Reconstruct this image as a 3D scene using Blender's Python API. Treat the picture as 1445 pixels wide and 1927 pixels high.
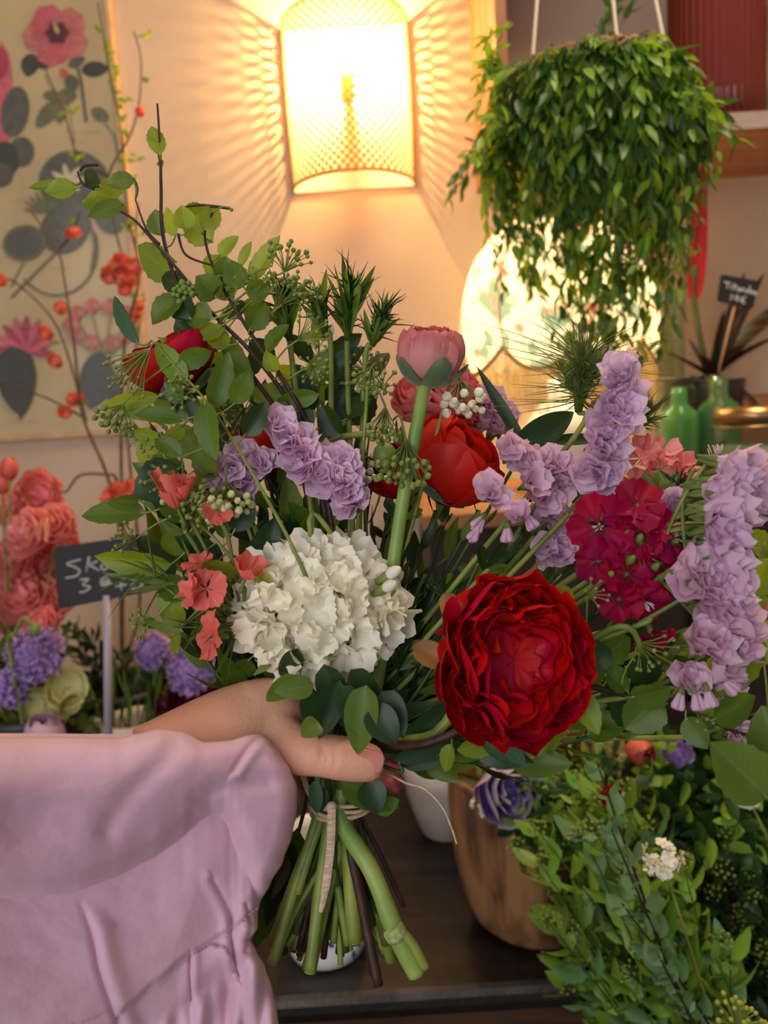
import bpy, math, random
from mathutils import Vector, Matrix, Quaternion, noise
PI = math.pi
for o in list(bpy.data.objects): bpy.data.objects.remove(o, do_unlink=True)
SC = bpy.context.scene
COL = SC.collection

# ------------------------------------------------------------------ camera
PITCH, ROLL, CAMZ = math.radians(8.0), math.radians(3.6), 1.5
FPX = 1448.0
CAM = Vector((0, 0, CAMZ))
_r0, _u0, FWD = Vector((1, 0, 0)), Vector((0, math.sin(PITCH), math.cos(PITCH))), Vector((0, math.cos(PITCH), -math.sin(PITCH)))
RT = _r0 * math.cos(ROLL) - _u0 * math.sin(ROLL)
UP = _r0 * math.sin(ROLL) + _u0 * math.cos(ROLL)
BK = -FWD
cd = bpy.data.cameras.new('camera')
cam = bpy.data.objects.new('camera', cd)
COL.objects.link(cam)
cam.matrix_world = Matrix(((RT.x, UP.x, BK.x, 0), (RT.y, UP.y, BK.y, 0), (RT.z, UP.z, BK.z, CAMZ), (0, 0, 0, 1)))
cd.sensor_fit = 'VERTICAL'
cd.sensor_height = 34.6
cd.lens = 34.6 * FPX / 1927.0
cd.clip_start = 0.02
cd.dof.use_dof = True
cd.dof.focus_distance = 0.50
cd.dof.aperture_fstop = 5.6
SC.camera = cam

# ------------------------------------------------------------------ light
SC.view_settings.view_transform = 'Standard'
SC.view_settings.look = 'None'
SC.view_settings.gamma = 1.0
SC.view_settings.use_curve_mapping = False
SC.view_settings.exposure = 0.35
world = bpy.data.worlds.new('world'); SC.world = world
world.use_nodes = True
wb = world.node_tree.nodes['Background']
wb.inputs[0].default_value = (0.80, 0.82, 0.95, 1)
wb.inputs[1].default_value = 0.26

def area(name, loc, target, sx, sy, power, col):
    l = bpy.data.lights.new(name, 'AREA'); l.shape = 'RECTANGLE'; l.size = sx; l.size_y = sy
    l.energy = power; l.color = col
    o = bpy.data.objects.new(name, l); COL.objects.link(o); o.location = loc
    o.rotation_euler = (Vector(target) - Vector(loc)).to_track_quat('-Z', 'Y').to_euler()
    return o
# daylight from the shop window behind the camera, and the shop's warm ceiling lamps
area('shop_window_light', (-0.9, -1.4, 1.75), (0.0, 0.6, 1.3), 1.6, 1.8, 19, (0.97, 0.95, 1.0))
area('ceiling_lamp_light', (0.6, 0.75, 2.75), (0.35, 0.95, 1.0), 0.5, 0.5, 11, (1.0, 0.80, 0.56))

# ------------------------------------------------------------------ points
def P(px, py, d):
    return CAM + RT * ((px - 722.5) / FPX * d) + UP * (-(py - 963.5) / FPX * d) + FWD * d
def ray(px, py):
    return RT * ((px - 722.5) / FPX) + UP * (-(py - 963.5) / FPX) + FWD
def YP(px, py, Y):
    r = ray(px, py); return CAM + r * (Y / r.y)
def ZP(px, py, z):
    r = ray(px, py); return CAM + r * ((z - CAMZ) / r.z)
def DIR(a, b, c):
    return (RT * a + UP * b + BK * c).normalized()
rnd = random.Random(7)
def U(a, b): return rnd.uniform(a, b)
def rvec():
    return Vector((rnd.gauss(0, 1), rnd.gauss(0, 1), rnd.gauss(0, 1))).normalized()

# ------------------------------------------------------------------ materials
def lin(c):
    return tuple(((v / 255.0) / 12.92 if v / 255.0 <= 0.04045 else (((v / 255.0) + 0.055) / 1.055) ** 2.4) for v in c) + (1,)
MATS = {}
def mat(name, col, col2=None, rough=0.5, trans=0.0, noise_scale=None, island=0.0, hue=0.0, uvgrad=None, vein=0.0,
        bump=0.0, bump_scale=60, metallic=0.0, spec=0.5, coat=0.0, tcol=None, sss=0.0, sheen=0.0, emis=None, emis_s=0.0, stripes=None):
    m = bpy.data.materials.new(name); m.use_nodes = True
    nt = m.node_tree; N = nt.nodes; L = nt.links
    b = N['Principled BSDF']; out = N['Material Output']
    b.inputs['Roughness'].default_value = rough
    b.inputs['Metallic'].default_value = metallic
    b.inputs['Specular IOR Level'].default_value = spec
    b.inputs['Coat Weight'].default_value = coat
    b.inputs['Coat Roughness'].default_value = 0.08
    b.inputs['Sheen Weight'].default_value = sheen
    c = N.new('ShaderNodeRGB'); c.outputs[0].default_value = lin(col); cur = c.outputs[0]
    if col2:
        mx = N.new('ShaderNodeMix'); mx.data_type = 'RGBA'
        L.new(cur, mx.inputs[6]); mx.inputs[7].default_value = lin(col2)
        if noise_scale:
            tc = N.new('ShaderNodeTexCoord'); nz = N.new('ShaderNodeTexNoise'); nz.inputs['Scale'].default_value = noise_scale
            nz.inputs['Detail'].default_value = 5
            mp = N.new('ShaderNodeMapping')
            if stripes: mp.inputs['Scale'].default_value = stripes
            L.new(tc.outputs['Object'], mp.inputs[0]); L.new(mp.outputs[0], nz.inputs['Vector'])
            cr = N.new('ShaderNodeMapRange'); cr.inputs[1].default_value = 0.38; cr.inputs[2].default_value = 0.62
            L.new(nz.outputs[0], cr.inputs[0]); L.new(cr.outputs[0], mx.inputs[0])
        elif uvgrad:
            uv = N.new('ShaderNodeUVMap'); sp = N.new('ShaderNodeSeparateXYZ'); L.new(uv.outputs[0], sp.inputs[0])
            cr = N.new('ShaderNodeMapRange'); cr.inputs[1].default_value = uvgrad[0]; cr.inputs[2].default_value = uvgrad[1]
            L.new(sp.outputs['Y'], cr.inputs[0]); L.new(cr.outputs[0], mx.inputs[0])
        else:
            g = N.new('ShaderNodeNewGeometry'); L.new(g.outputs['Random Per Island'], mx.inputs[0])
        cur = mx.outputs[2]
    if vein:
        uv = N.new('ShaderNodeUVMap'); sp = N.new('ShaderNodeSeparateXYZ'); L.new(uv.outputs[0], sp.inputs[0])
        ab = N.new('ShaderNodeMath'); ab.operation = 'SUBTRACT'; L.new(sp.outputs['X'], ab.inputs[0]); ab.inputs[1].default_value = 0.5
        a2 = N.new('ShaderNodeMath'); a2.operation = 'ABSOLUTE'; L.new(ab.outputs[0], a2.inputs[0])
        # side veins: sin of (v - |u|) and a midrib
        sb = N.new('ShaderNodeMath'); sb.operation = 'MULTIPLY_ADD'; L.new(a2.outputs[0], sb.inputs[0]); sb.inputs[1].default_value = -0.55; L.new(sp.outputs['Y'], sb.inputs[2])
        ms = N.new('ShaderNodeMath'); ms.operation = 'MULTIPLY'; L.new(sb.outputs[0], ms.inputs[0]); ms.inputs[1].default_value = 62
        sn = N.new('ShaderNodeMath'); sn.operation = 'SINE'; L.new(ms.outputs[0], sn.inputs[0])
        r1 = N.new('ShaderNodeMapRange'); r1.inputs[1].default_value = 0.8; r1.inputs[2].default_value = 1.0; r1.inputs[4].default_value = 0.55; L.new(sn.outputs[0], r1.inputs[0])
        r2 = N.new('ShaderNodeMapRange'); r2.inputs[1].default_value = 0.045; r2.inputs[2].default_value = 0.01; L.new(a2.outputs[0], r2.inputs[0])
        mxm = N.new('ShaderNodeMath'); mxm.operation = 'MAXIMUM'; L.new(r1.outputs[0], mxm.inputs[0]); L.new(r2.outputs[0], mxm.inputs[1])
        mf = N.new('ShaderNodeMath'); mf.operation = 'MULTIPLY'; L.new(mxm.outputs[0], mf.inputs[0]); mf.inputs[1].default_value = vein
        mv = N.new('ShaderNodeMix'); mv.data_type = 'RGBA'; mv.blend_type = 'MIX'
        L.new(mf.outputs[0], mv.inputs[0]); L.new(cur, mv.inputs[6])
        hi = N.new('ShaderNodeHueSaturation'); hi.inputs['Value'].default_value = 1.7; hi.inputs['Saturation'].default_value = 0.85; L.new(cur, hi.inputs['Color'])
        L.new(hi.outputs[0], mv.inputs[7]); cur = mv.outputs[2]
    if island or hue:
        g = N.new('ShaderNodeNewGeometry'); hs = N.new('ShaderNodeHueSaturation'); L.new(cur, hs.inputs['Color'])
        m1 = N.new('ShaderNodeMapRange'); m1.inputs[3].default_value = 1 - island; m1.inputs[4].default_value = 1 + island
        L.new(g.outputs['Random Per Island'], m1.inputs[0]); L.new(m1.outputs[0], hs.inputs['Value'])
        if hue:
            m2 = N.new('ShaderNodeMapRange'); m2.inputs[3].default_value = 0.5 - hue; m2.inputs[4].default_value = 0.5 + hue
            mm = N.new('ShaderNodeMath'); mm.operation = 'MULTIPLY'; mm.inputs[1].default_value = 7.3; L.new(g.outputs['Random Per Island'], mm.inputs[0])
            fr = N.new('ShaderNodeMath'); fr.operation = 'FRACT'; L.new(mm.outputs[0], fr.inputs[0])
            L.new(fr.outputs[0], m2.inputs[0]); L.new(m2.outputs[0], hs.inputs['Hue'])
        cur = hs.outputs[0]
    L.new(cur, b.inputs['Base Color'])
    if sss:
        b.inputs['Subsurface Weight'].default_value = sss
        b.inputs['Subsurface Radius'].default_value = (1.0, 0.35, 0.2); b.inputs['Subsurface Scale'].default_value = 0.006
    if emis:
        b.inputs['Emission Color'].default_value = lin(emis); b.inputs['Emission Strength'].default_value = emis_s
    if bump:
        tc = N.new('ShaderNodeTexCoord'); nz = N.new('ShaderNodeTexNoise'); nz.inputs['Scale'].default_value = bump_scale; nz.inputs['Detail'].default_value = 4
        L.new(tc.outputs['Object'], nz.inputs['Vector'])
        bp = N.new('ShaderNodeBump'); bp.inputs['Strength'].default_value = bump; bp.inputs['Distance'].default_value = 0.002
        L.new(nz.outputs[0], bp.inputs['Height']); L.new(bp.outputs[0], b.inputs['Normal'])
    if trans:
        t = N.new('ShaderNodeBsdfTranslucent'); mx = N.new('ShaderNodeMixShader'); mx.inputs[0].default_value = trans
        if tcol: 
            mt = N.new('ShaderNodeMix'); mt.data_type = 'RGBA'; mt.inputs[0].default_value = 0.7
            L.new(cur, mt.inputs[6]); mt.inputs[7].default_value = lin(tcol); L.new(mt.outputs[2], t.inputs[0])
        else: L.new(cur, t.inputs[0])
        L.new(b.outputs[0], mx.inputs[1]); L.new(t.outputs[0], mx.inputs[2]); L.new(mx.outputs[0], out.inputs[0])
    MATS[name] = m
    return m
def thin_glass(name, col, gl=0.9, tint=0.0):
    m = bpy.data.materials.new(name); m.use_nodes = True; nt = m.node_tree; N = nt.nodes; L = nt.links; out = N['Material Output']; b = N['Principled BSDF']
    b.inputs['Base Color'].default_value = lin(col); b.inputs['Roughness'].default_value = 0.08; b.inputs['Coat Weight'].default_value = 1
    t = N.new('ShaderNodeBsdfTransparent'); t.inputs[0].default_value = lin(col)
    g = N.new('ShaderNodeBsdfGlossy'); g.inputs['Roughness'].default_value = 0.04
    f = N.new('ShaderNodeLayerWeight'); f.inputs[0].default_value = 0.12; mx = N.new('ShaderNodeMixShader')
    L.new(f.outputs[1], mx.inputs[0]); L.new(t.outputs[0], mx.inputs[1]); L.new(g.outputs[0], mx.inputs[2])
    m2 = N.new('ShaderNodeMixShader'); m2.inputs[0].default_value = tint
    L.new(mx.outputs[0], m2.inputs[1]); L.new(b.outputs[0], m2.inputs[2]); L.new(m2.outputs[0], out.inputs[0])
    return m
def glass(name, col, rough=0.02, ior=1.45):
    m = bpy.data.materials.new(name); m.use_nodes = True; b = m.node_tree.nodes['Principled BSDF']
    b.inputs['Base Color'].default_value = lin(col); b.inputs['Transmission Weight'].default_value = 1
    b.inputs['Roughness'].default_value = rough; b.inputs['IOR'].default_value = ior
    return m

# ------------------------------------------------------------------ mesh builder
class MB:
    def __init__(s): s.v = []; s.f = []; s.mi = []; s.uv = []; s.sm = []
    def face(s, idx, mi=0, uvs=None, smooth=True):
        s.f.append(tuple(idx)); s.mi.append(mi); s.sm.append(smooth)
        s.uv.append(uvs if uvs else [(0.5, 0.5)] * len(idx))
    def grid(s, fn, nu, nv, mi=0, wrap=False, smooth=True):
        """fn(u,v) -> Vector; u in 0..1 over nu cells, v in 0..1 over nv cells"""
        b = len(s.v); cu = nu if wrap else nu + 1
        for j in range(nv + 1):
            for i in range(cu):
                s.v.append(tuple(fn(i / nu, j / nv)))
        for j in range(nv):
            for i in range(nu):
                i2 = (i + 1) % cu
                s.face((b + j * cu + i, b + j * cu + i2, b + (j + 1) * cu + i2, b + (j + 1) * cu + i), mi,
                       [(i / nu, j / nv), ((i + 1) / nu, j / nv), ((i + 1) / nu, (j + 1) / nv), (i / nu, (j + 1) / nv)], smooth)
    def tube(s, pts, rad, n=8, mi=0, cap=True, squash=None):
        pts = [Vector(p) for p in pts]; k = len(pts)
        if not hasattr(rad, '__len__'): rad = [rad] * k
        t0 = (pts[1] - pts[0]).normalized()
        nrm = t0.orthogonal().normalized(); b = len(s.v)
        if squash: nrm = (squash[0] - t0 * squash[0].dot(t0)).normalized()
        for i, p in enumerate(pts):
            t = (pts[min(i + 1, k - 1)] - pts[max(i - 1, 0)])
            if t.length < 1e-9: t = t0
            t = t.normalized()
            nrm = nrm - t * nrm.dot(t)
            nrm = nrm.normalized() if nrm.length > 1e-6 else t.orthogonal().normalized()
            bn = t.cross(nrm)
            for a in range(n):
                th = 2 * PI * a / n
                sq = squash[1] if squash else 1.0
                s.v.append(tuple(p + nrm * (math.cos(th) * rad[i] * sq) + bn * (math.sin(th) * rad[i])))
        for i in range(k - 1):
            for a in range(n):
                a2 = (a + 1) % n
                s.face((b + i * n + a, b + i * n + a2, b + (i + 1) * n + a2, b + (i + 1) * n + a), mi,
                       [(a / n, i / (k - 1)), ((a + 1) / n, i / (k - 1)), ((a + 1) / n, (i + 1) / (k - 1)), (a / n, (i + 1) / (k - 1))])
        if cap:
            s.face([b + a for a in range(n)][::-1], mi); s.face([b + (k - 1) * n + a for a in range(n)], mi)
    def ball(s, c, r, mi=0, nu=8, nv=6, sc=(1, 1, 1), rot=None):
        c = Vector(c)
        def fn(u, v):
            th = 2 * PI * u; ph = PI * v
            p = Vector((math.sin(ph) * math.cos(th) * sc[0], math.sin(ph) * math.sin(th) * sc[1], -math.cos(ph) * sc[2])) * r
            if rot: p = rot @ p
            return c + p
        s.grid(fn, nu, nv, mi, wrap=True)
    def box(s, lo, hi, mi=0, M=None, smooth=False):
        b = len(s.v)
        for z in (lo[2], hi[2]):
            for y in (lo[1], hi[1]):
                for x in (lo[0], hi[0]):
                    p = Vector((x, y, z)); s.v.append(tuple(M @ p if M else p))
        for q in ((0, 2, 3, 1), (4, 5, 7, 6), (0, 1, 5, 4), (2, 6, 7, 3), (0, 4, 6, 2), (1, 3, 7, 5)):
            s.face([b + i for i in q], mi, smooth=smooth)
    def lathe(s, prof, c, n=40, mi=0, flute=0, famp=0.0, M=None):
        c = Vector(c); k = len(prof)
        def fn(u, v):
            i = min(int(round(v * (k - 1))), k - 1); r, z = prof[i]; th = 2 * PI * u
            if flute: r = r * (1 + famp * abs(math.sin(flute * th / 2)))
            p = Vector((r * math.cos(th), r * math.sin(th), z))
            return c + (M @ p if M else p)
        s.grid(fn, n, k - 1, mi, wrap=True)
    def poly(s, pts, mi=0):
        b = len(s.v)
        for p in pts: s.v.append(tuple(p))
        s.face([b + i for i in range(len(pts))], mi, smooth=False)
    def leaf(s, base, d, up, L, W, curl=0.0, fold=0.25, serr=0.0, mi=0, nu=4, nv=7, a=0.6, b=0.9, twist=0.0, wav=0.0):
        d = Vector(d).normalized(); up = Vector(up); sd = d.cross(up)
        if sd.length < 1e-4: sd = d.orthogonal()
        sd.normalize(); n = sd.cross(d).normalized()
        if twist:
            q = Quaternion(d, twist); sd = q @ sd; n = q @ n
        vm = a / (a + b); mxw = (vm ** a) * ((1 - vm) ** b)
        ph = U(0, 6)
        # centre line
        cl = []; p = Vector(base); ang = 0
        for j in range(nv + 1):
            cl.append((p.copy(), ang))
            ang = curl * ((j + 0.5) / nv)
            p = p + (d * math.cos(ang) - n * math.sin(ang)) * (L / nv)
        def fn(u, v):
            j = int(round(v * nv)); c, an = cl[j]
            w = W * 0.5 * (max(v, 0.0) ** a) * (max(1 - v, 0.0) ** b) / mxw
            w = max(w, W * 0.02)
            x = u * 2 - 1
            if serr: w *= 1 + serr * (1 if j % 2 else -1) * (0.2 < v < 0.95)
            nn = n * math.cos(an) + d * math.sin(an)
            return c + sd * (x * w * math.cos(fold)) + nn * (abs(x) * w * math.sin(fold) + wav * W * math.sin(v * 9 + ph + x * 1.5) * abs(x))
        s.grid(fn, nu, nv, mi)
    def build(s, name, mats, parent=None, loc=None):
        me = bpy.data.meshes.new(name)
        me.from_pydata(s.v, [], s.f)
        if not isinstance(mats, (list, tuple)): mats = [mats]
        for m in mats: me.materials.append(m)
        me.polygons.foreach_set('material_index', s.mi)
        me.polygons.foreach_set('use_smooth', s.sm)
        uvl = me.uv_layers.new(name='UVMap')
        flat = []
        for u in s.uv:
            for a in u: flat.extend(a)
        uvl.data.foreach_set('uv', flat)
        me.update()
        o = bpy.data.objects.new(name, me); COL.objects.link(o)
        if parent: setp(o, parent)
        elif loc is not None: rebase(o, Vector(loc))
        return o
def rebase(o, loc):
    me = o.data
    for v in me.vertices: v.co -= loc
    o.location = loc
def setp(o, parent):
    # meshes are written in world space: carry them into the thing's own space
    base = WLOC[parent.name] if parent.name in WLOC else Vector((0, 0, 0))
    if o.type == 'MESH':
        for v in o.data.vertices: v.co -= base
    o.parent = parent
    WLOC[o.name] = base.copy()
WLOC = {}
def thing(name, label, cat, loc, group=None):
    o = bpy.data.objects.new(name, None); COL.objects.link(o); o.empty_display_size = 0.02
    o.location = loc; WLOC[o.name] = Vector(loc)
    o['label'] = label; o['category'] = cat
    if group: o['group'] = group
    return o
def tag(o, label, cat, group=None, kind=None):
    if label: o['label'] = label
    if cat: o['category'] = cat
    if group: o['group'] = group
    if kind: o['kind'] = kind
    return o
def struct(o): o['kind'] = 'structure'; return o
def smoothpts(pts, k=6):
    """Catmull-Rom through the points"""
    pts = [Vector(p) for p in pts]
    if len(pts) < 3: return [pts[0].lerp(pts[-1], i / k) for i in range(k + 1)]
    out = []
    for i in range(len(pts) - 1):
        p0 = pts[max(i - 1, 0)]; p1 = pts[i]; p2 = pts[i + 1]; p3 = pts[min(i + 2, len(pts) - 1)]
        for j in range(k):
            t = j / k
            out.append(0.5 * ((2 * p1) + (p2 - p0) * t + (2 * p0 - 5 * p1 + 4 * p2 - p3) * t * t + (3 * p1 - p0 - 3 * p2 + p3) * t ** 3))
    out.append(pts[-1]); return out
def frame(axis, roll=0.0):
    z = Vector(axis).normalized(); x = z.orthogonal().normalized(); x = Quaternion(z, roll) @ x; y = z.cross(x)
    return Matrix(((x.x, y.x, z.x), (x.y, y.y, z.y), (x.z, y.z, z.z)))

# ------------------------------------------------------------------ common materials
M_leaf = mat('leaf_light', (150, 172, 44), (112, 146, 38), rough=0.42, trans=0.42, tcol=(190, 214, 50), island=0.22, hue=0.012, vein=0.35)
M_leafm = mat('leaf_mid', (100, 130, 40), (76, 108, 34), rough=0.42, trans=0.34, tcol=(145, 180, 40), island=0.25, hue=0.01, vein=0.35)
M_leafd = mat('leaf_dark', (44, 74, 30), (28, 56, 26), rough=0.4, trans=0.2, tcol=(80, 112, 30), island=0.3, hue=0.01, vein=0.3)
M_leafb = mat('leaf_blue', (74, 112, 78), (58, 92, 58), rough=0.45, trans=0.25, island=0.2, vein=0.3)
M_stem = mat('stem_green', (156, 168, 78), (112, 130, 50), noise_scale=30, rough=0.45, trans=0.08)
M_stemd = mat('stem_dark', (66, 92, 38), (44, 70, 28), noise_scale=30, rough=0.5)
M_twig = mat('twig_brown', (70, 38, 26), (40, 22, 18), noise_scale=80, rough=0.6, bump=0.4, bump_scale=200)
M_bud = mat('bud_green', (140, 158, 70), (100, 124, 50), rough=0.5, island=0.2)
M_cream = mat('cream', (232, 222, 190), rough=0.6, island=0.06)
# ================================================================== SETTING
WALLY = 1.62
TABZ = 0.80
M_wall = mat('wall_plaster', (214, 190, 164), (207, 182, 155), noise_scale=3, rough=0.9, bump=0.15, bump_scale=40)
M_floor = mat('floor_wood', (74, 54, 42), (50, 36, 28), noise_scale=6, rough=0.6)
M_ceil = mat('ceiling_paint', (222, 214, 206), rough=0.9)
m = MB(); m.box((-1.9, WALLY, 0), (2.1, WALLY + 0.12, 2.9)); struct(m.build('wall_back', M_wall))
m = MB(); m.box((-2.02, -2.6, 0), (-1.9, WALLY, 2.9)); struct(m.build('wall_left', M_wall))
m = MB(); m.box((2.1, -2.6, 0), (2.22, WALLY, 2.9)); struct(m.build('wall_right', M_wall))
m = MB(); m.box((-2.02, -2.6, -0.1), (2.22, WALLY + 0.12, 0)); struct(m.build('floor', M_floor))
m = MB(); m.box((-2.02, -0.2, 2.9), (2.22, WALLY + 0.12, 3.0)); struct(m.build('ceiling', M_ceil))

# ------------------------------------------------------------------ dark work table
e = ZP(780, 1872, TABZ)
FRONT = e.y
M_tab = mat('table_wood', (42, 35, 32), (20, 16, 15), noise_scale=9, rough=0.36, bump=0.5, bump_scale=70, stripes=(0.6, 5, 1))
M_tabedge = mat('table_edge', (70, 62, 54), (28, 22, 20), noise_scale=26, rough=0.5, bump=0.5, bump_scale=120)
M_brown = mat('table_apron', (84, 56, 36), (60, 38, 24), noise_scale=12, rough=0.5, stripes=(0.5, 1, 6))
T = thing('work_table', 'dark worn wooden table below the bouquet, brown apron under its top', 'table', (0, (FRONT + 1.55) / 2, 0))
def rounded_slab(x0, x1, y0, y1, z0, z1, r, mt, name, parent):
    m = MB(); prof = []
    for k in range(7):
        a = PI * k / 6; prof.append((y0 + r - math.sin(a) * r, (z0 + z1) / 2 + math.cos(a) * (z1 - z0) / 2))
    ring = [(y1, z1)] + prof + [(y1, z0)]
    b = len(m.v)
    for x in (x0, x1):
        for (y, z) in ring: m.v.append((x, y, z))
    n = len(ring)
    for i in range(n): m.face((b + i, b + (i + 1) % n, b + n + (i + 1) % n, b + n + i), 1 if 1 <= i <= 2 else 0, smooth=False)
    m.face([b + i for i in range(n)][::-1], smooth=False); m.face([b + n + i for i in range(n)], smooth=False)
    return m.build(name, mt, parent)
rounded_slab(-1.3, 1.5, FRONT, 1.60, TABZ - 0.036, TABZ, 0.012, [M_tab, M_tabedge], 'tabletop', T)
m = MB(); m.box((-1.24, FRONT + 0.035, TABZ - 0.16), (1.44, FRONT + 0.057, TABZ - 0.036)); m.build('apron', M_brown, T)
for sx in (-1.22, 1.36):
    for sy in (FRONT + 0.05, 1.50):
        m = MB(); m.box((sx, sy, 0), (sx + 0.07, sy + 0.07, TABZ - 0.036)); m.build('leg', M_brown, T)

# ------------------------------------------------------------------ botanical poster
PY = WALLY - 0.012
M_paper = mat('poster_paper', (196, 180, 136), (184, 166, 124), noise_scale=5, rough=0.5, coat=0.25)
M_frame = mat('poster_frame', (214, 178, 134), (196, 158, 116), noise_scale=20, rough=0.5)
inks = dict(pink=(206, 104, 116), dpink=(178, 66, 92), maroon=(92, 40, 52), grey=(92, 94, 84), dgrey=(66, 70, 62), sage=(108, 112, 78),
            orange=(196, 100, 72), yel=(190, 176, 120), line=(140, 136, 108), cream=(206, 196, 166), rose=(196, 120, 116))
INK = [mat('ink_' + k, v, rough=0.5, noise_scale=60, col2=tuple(int(c * 0.88) for c in v), coat=0.25) for k, v in inks.items()]
IK = {k: i for i, k in enumerate(inks)}
PO = thing('botanical_poster', 'large framed botanical poster of pink hibiscus and grey leaves on the left wall', 'poster', YP(0, 830, PY))
brp = YP(281, 802, PY); trp = YP(243, 0, PY)
px1 = brp.x; pz0 = brp.z
m = MB(); m.box((px1 - 0.95, PY, pz0), (px1, WALLY, 2.75)); m.build('print', M_paper, PO)
m = MB()
for lo, hi in (((px1, PY - 0.006, pz0 - 0.01), (px1 + 0.008, WALLY, 2.76)), ((px1 - 0.96, PY - 0.006, pz0 - 0.012), (px1 + 0.008, WALLY, pz0)),
               ((px1 - 0.96, PY - 0.006, 2.75), (px1 + 0.008, WALLY, 2.76)), ((px1 - 0.96, PY - 0.006, pz0), (px1 - 0.95, WALLY, 2.75))):
    m.box(lo, hi)
m.build('frame', M_frame, PO)
mk = MB(); zlev = [0]
def ink(pts, k):
    zlev[0] += 1; y = PY - 0.0006 - 0.00004 * zlev[0]
    mk.poly([YP(x, yy, y) for x, yy in pts][::-1], IK[k])
def ell(cx, cy, rx, ry, k, rot=0, n=22, lob=0, amp=0.0, ph=0.0):
    pts = []
    for i in range(n):
        a = 2 * PI * i / n; s = 1 + amp * math.cos(lob * a + ph); x = math.cos(a) * rx * s; y = math.sin(a) * ry * s
        c, t = math.cos(rot), math.sin(rot); pts.append((cx + x * c - y * t, cy + x * t + y * c))
    ink(pts, k)
def pleaf(x0, y0, x1, y1, w, k, a=0.7, b=0.8, n=9):
    dx, dy = x1 - x0, y1 - y0; L = math.hypot(dx, dy); nx, ny = -dy / L, dx / L; vm = a / (a + b); mx = vm ** a * (1 - vm) ** b
    l = []; r = []
    for i in range(n + 1):
        v = i / n; ww = w / 2 * (v ** a) * ((1 - v) ** b) / mx
        l.append((x0 + dx * v + nx * ww, y0 + dy * v + ny * ww)); r.append((x0 + dx * v - nx * ww, y0 + dy * v - ny * ww))
    ink(l + r[::-1][1:-1], k)
def pline(pts, w, k):
    for (a, b) in zip(pts[:-1], pts[1:]):
        dx, dy = b[0] - a[0], b[1] - a[1]; L = math.hypot(dx, dy) or 1; nx, ny = -dy / L * w / 2, dx / L * w / 2
        ink([(a[0] + nx, a[1] + ny), (b[0] + nx, b[1] + ny), (b[0] - nx, b[1] - ny), (a[0] - nx, a[1] - ny)], k)
# hibiscus
pline([(85, 140), (95, 165), (130, 200), (140, 270)], 3, 'line'); pline([(140, 110), (152, 150), (162, 230)], 6, 'grey')
pleaf(60, 100, 52, 145, 34, 'dgrey'); pleaf(65, 105, 92, 128, 26, 'dgrey'); pleaf(152, 132, 205, 128, 30, 'dgrey'); pleaf(128, 125, 160, 108, 20, 'grey')
for a in range(5):
    t = a * 2 * PI / 5 + 0.5
    ell(105 + 32 * math.cos(t), 66 + 30 * math.sin(t), 31, 30, 'pink' if a % 2 else 'rose', n=26, lob=7, amp=0.06, ph=a)
for a in range(26):
    t = a * 2 * PI / 26; pline([(105 + 16 * math.cos(t), 66 + 15 * math.sin(t)), (105 + 48 * math.cos(t), 66 + 46 * math.sin(t))], 1.4, 'dpink')
ell(108, 62, 21, 20, 'maroon', n=18, lob=6, amp=0.14); pleaf(110, 64, 100, 40, 8, 'yel')
ell(120, 138, 8, 11, 'orange', rot=-0.6); pleaf(130, 140, 140, 172, 26, 'grey')
for q in ((108, 180, 145, 180, 30), (108, 190, 68, 240, 30), (112, 190, 112, 232, 26), (115, 182, 80, 178, 22)): pleaf(*q, 'sage')
pleaf(172, 205, 205, 225, 24, 'sage'); pline([(190, 220), (215, 255), (220, 290)], 3, 'line')
# left red column and round grey leaves
pleaf(0, 300, 2, 78, 44, 'pink', 0.5, 0.5); pleaf(0, 150, 2, 88, 30, 'dpink', .5, .5)
ell(28, 210, 26, 48, 'grey', rot=0.15); ell(40, 285, 24, 28, 'grey'); ell(8, 300, 28, 34, 'dgrey'); ell(0, 330, 24, 22, 'grey')
# big leaves
ell(140, 345, 68, 62, 'grey', rot=0.3); ell(122, 430, 44, 50, 'grey', rot=0.7); ell(205, 400, 30, 42, 'grey', rot=-0.4)
for t in range(7): pleaf(128, 342, 128 + 36 * math.cos(t * 0.9), 336 + 30 * math.sin(t * 0.9), 11, 'cream')
for t in range(8): pleaf(85, 400, 85 + 44 * math.cos(t * 0.35 + 3.2), 395 + 40 * math.sin(t * 0.35 + 3.2), 6, 'sage')
ell(45, 457, 40, 34, 'sage', rot=-0.2); ell(45, 457, 34, 28, 'grey', rot=-0.2)
pline([(45, 490), (20, 540)], 4, 'line')
pline([(105 + 78 * math.cos(t * 0.22 - 0.4), 470 + 86 * math.sin(t * 0.22 - 0.4)) for t in range(14)], 4, 'grey')
pline([(95, 430), (110, 470), (60, 520), (20, 560)], 4, 'sage'); pline([(160, 380), (178, 460), (170, 520)], 4, 'sage')
# orange clusters
for i in range(10):
    t = i * 0.628; pline([(195, 680), (190 + 60 * math.cos(t), 620 + 34 * math.sin(t))], 2.5, 'line')
    for k in range(4): ell(190 + 58 * math.cos(t) + 9 * math.cos(k * 1.57), 610 + 36 * math.sin(t) + 8 * math.sin(k * 1.57), 9, 7, 'orange' if k % 2 else 'rose', rot=k)
pleaf(190, 660, 168, 770, 60, 'dgrey', .6, .7); pleaf(200, 690, 215, 760, 40, 'dgrey')
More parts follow.
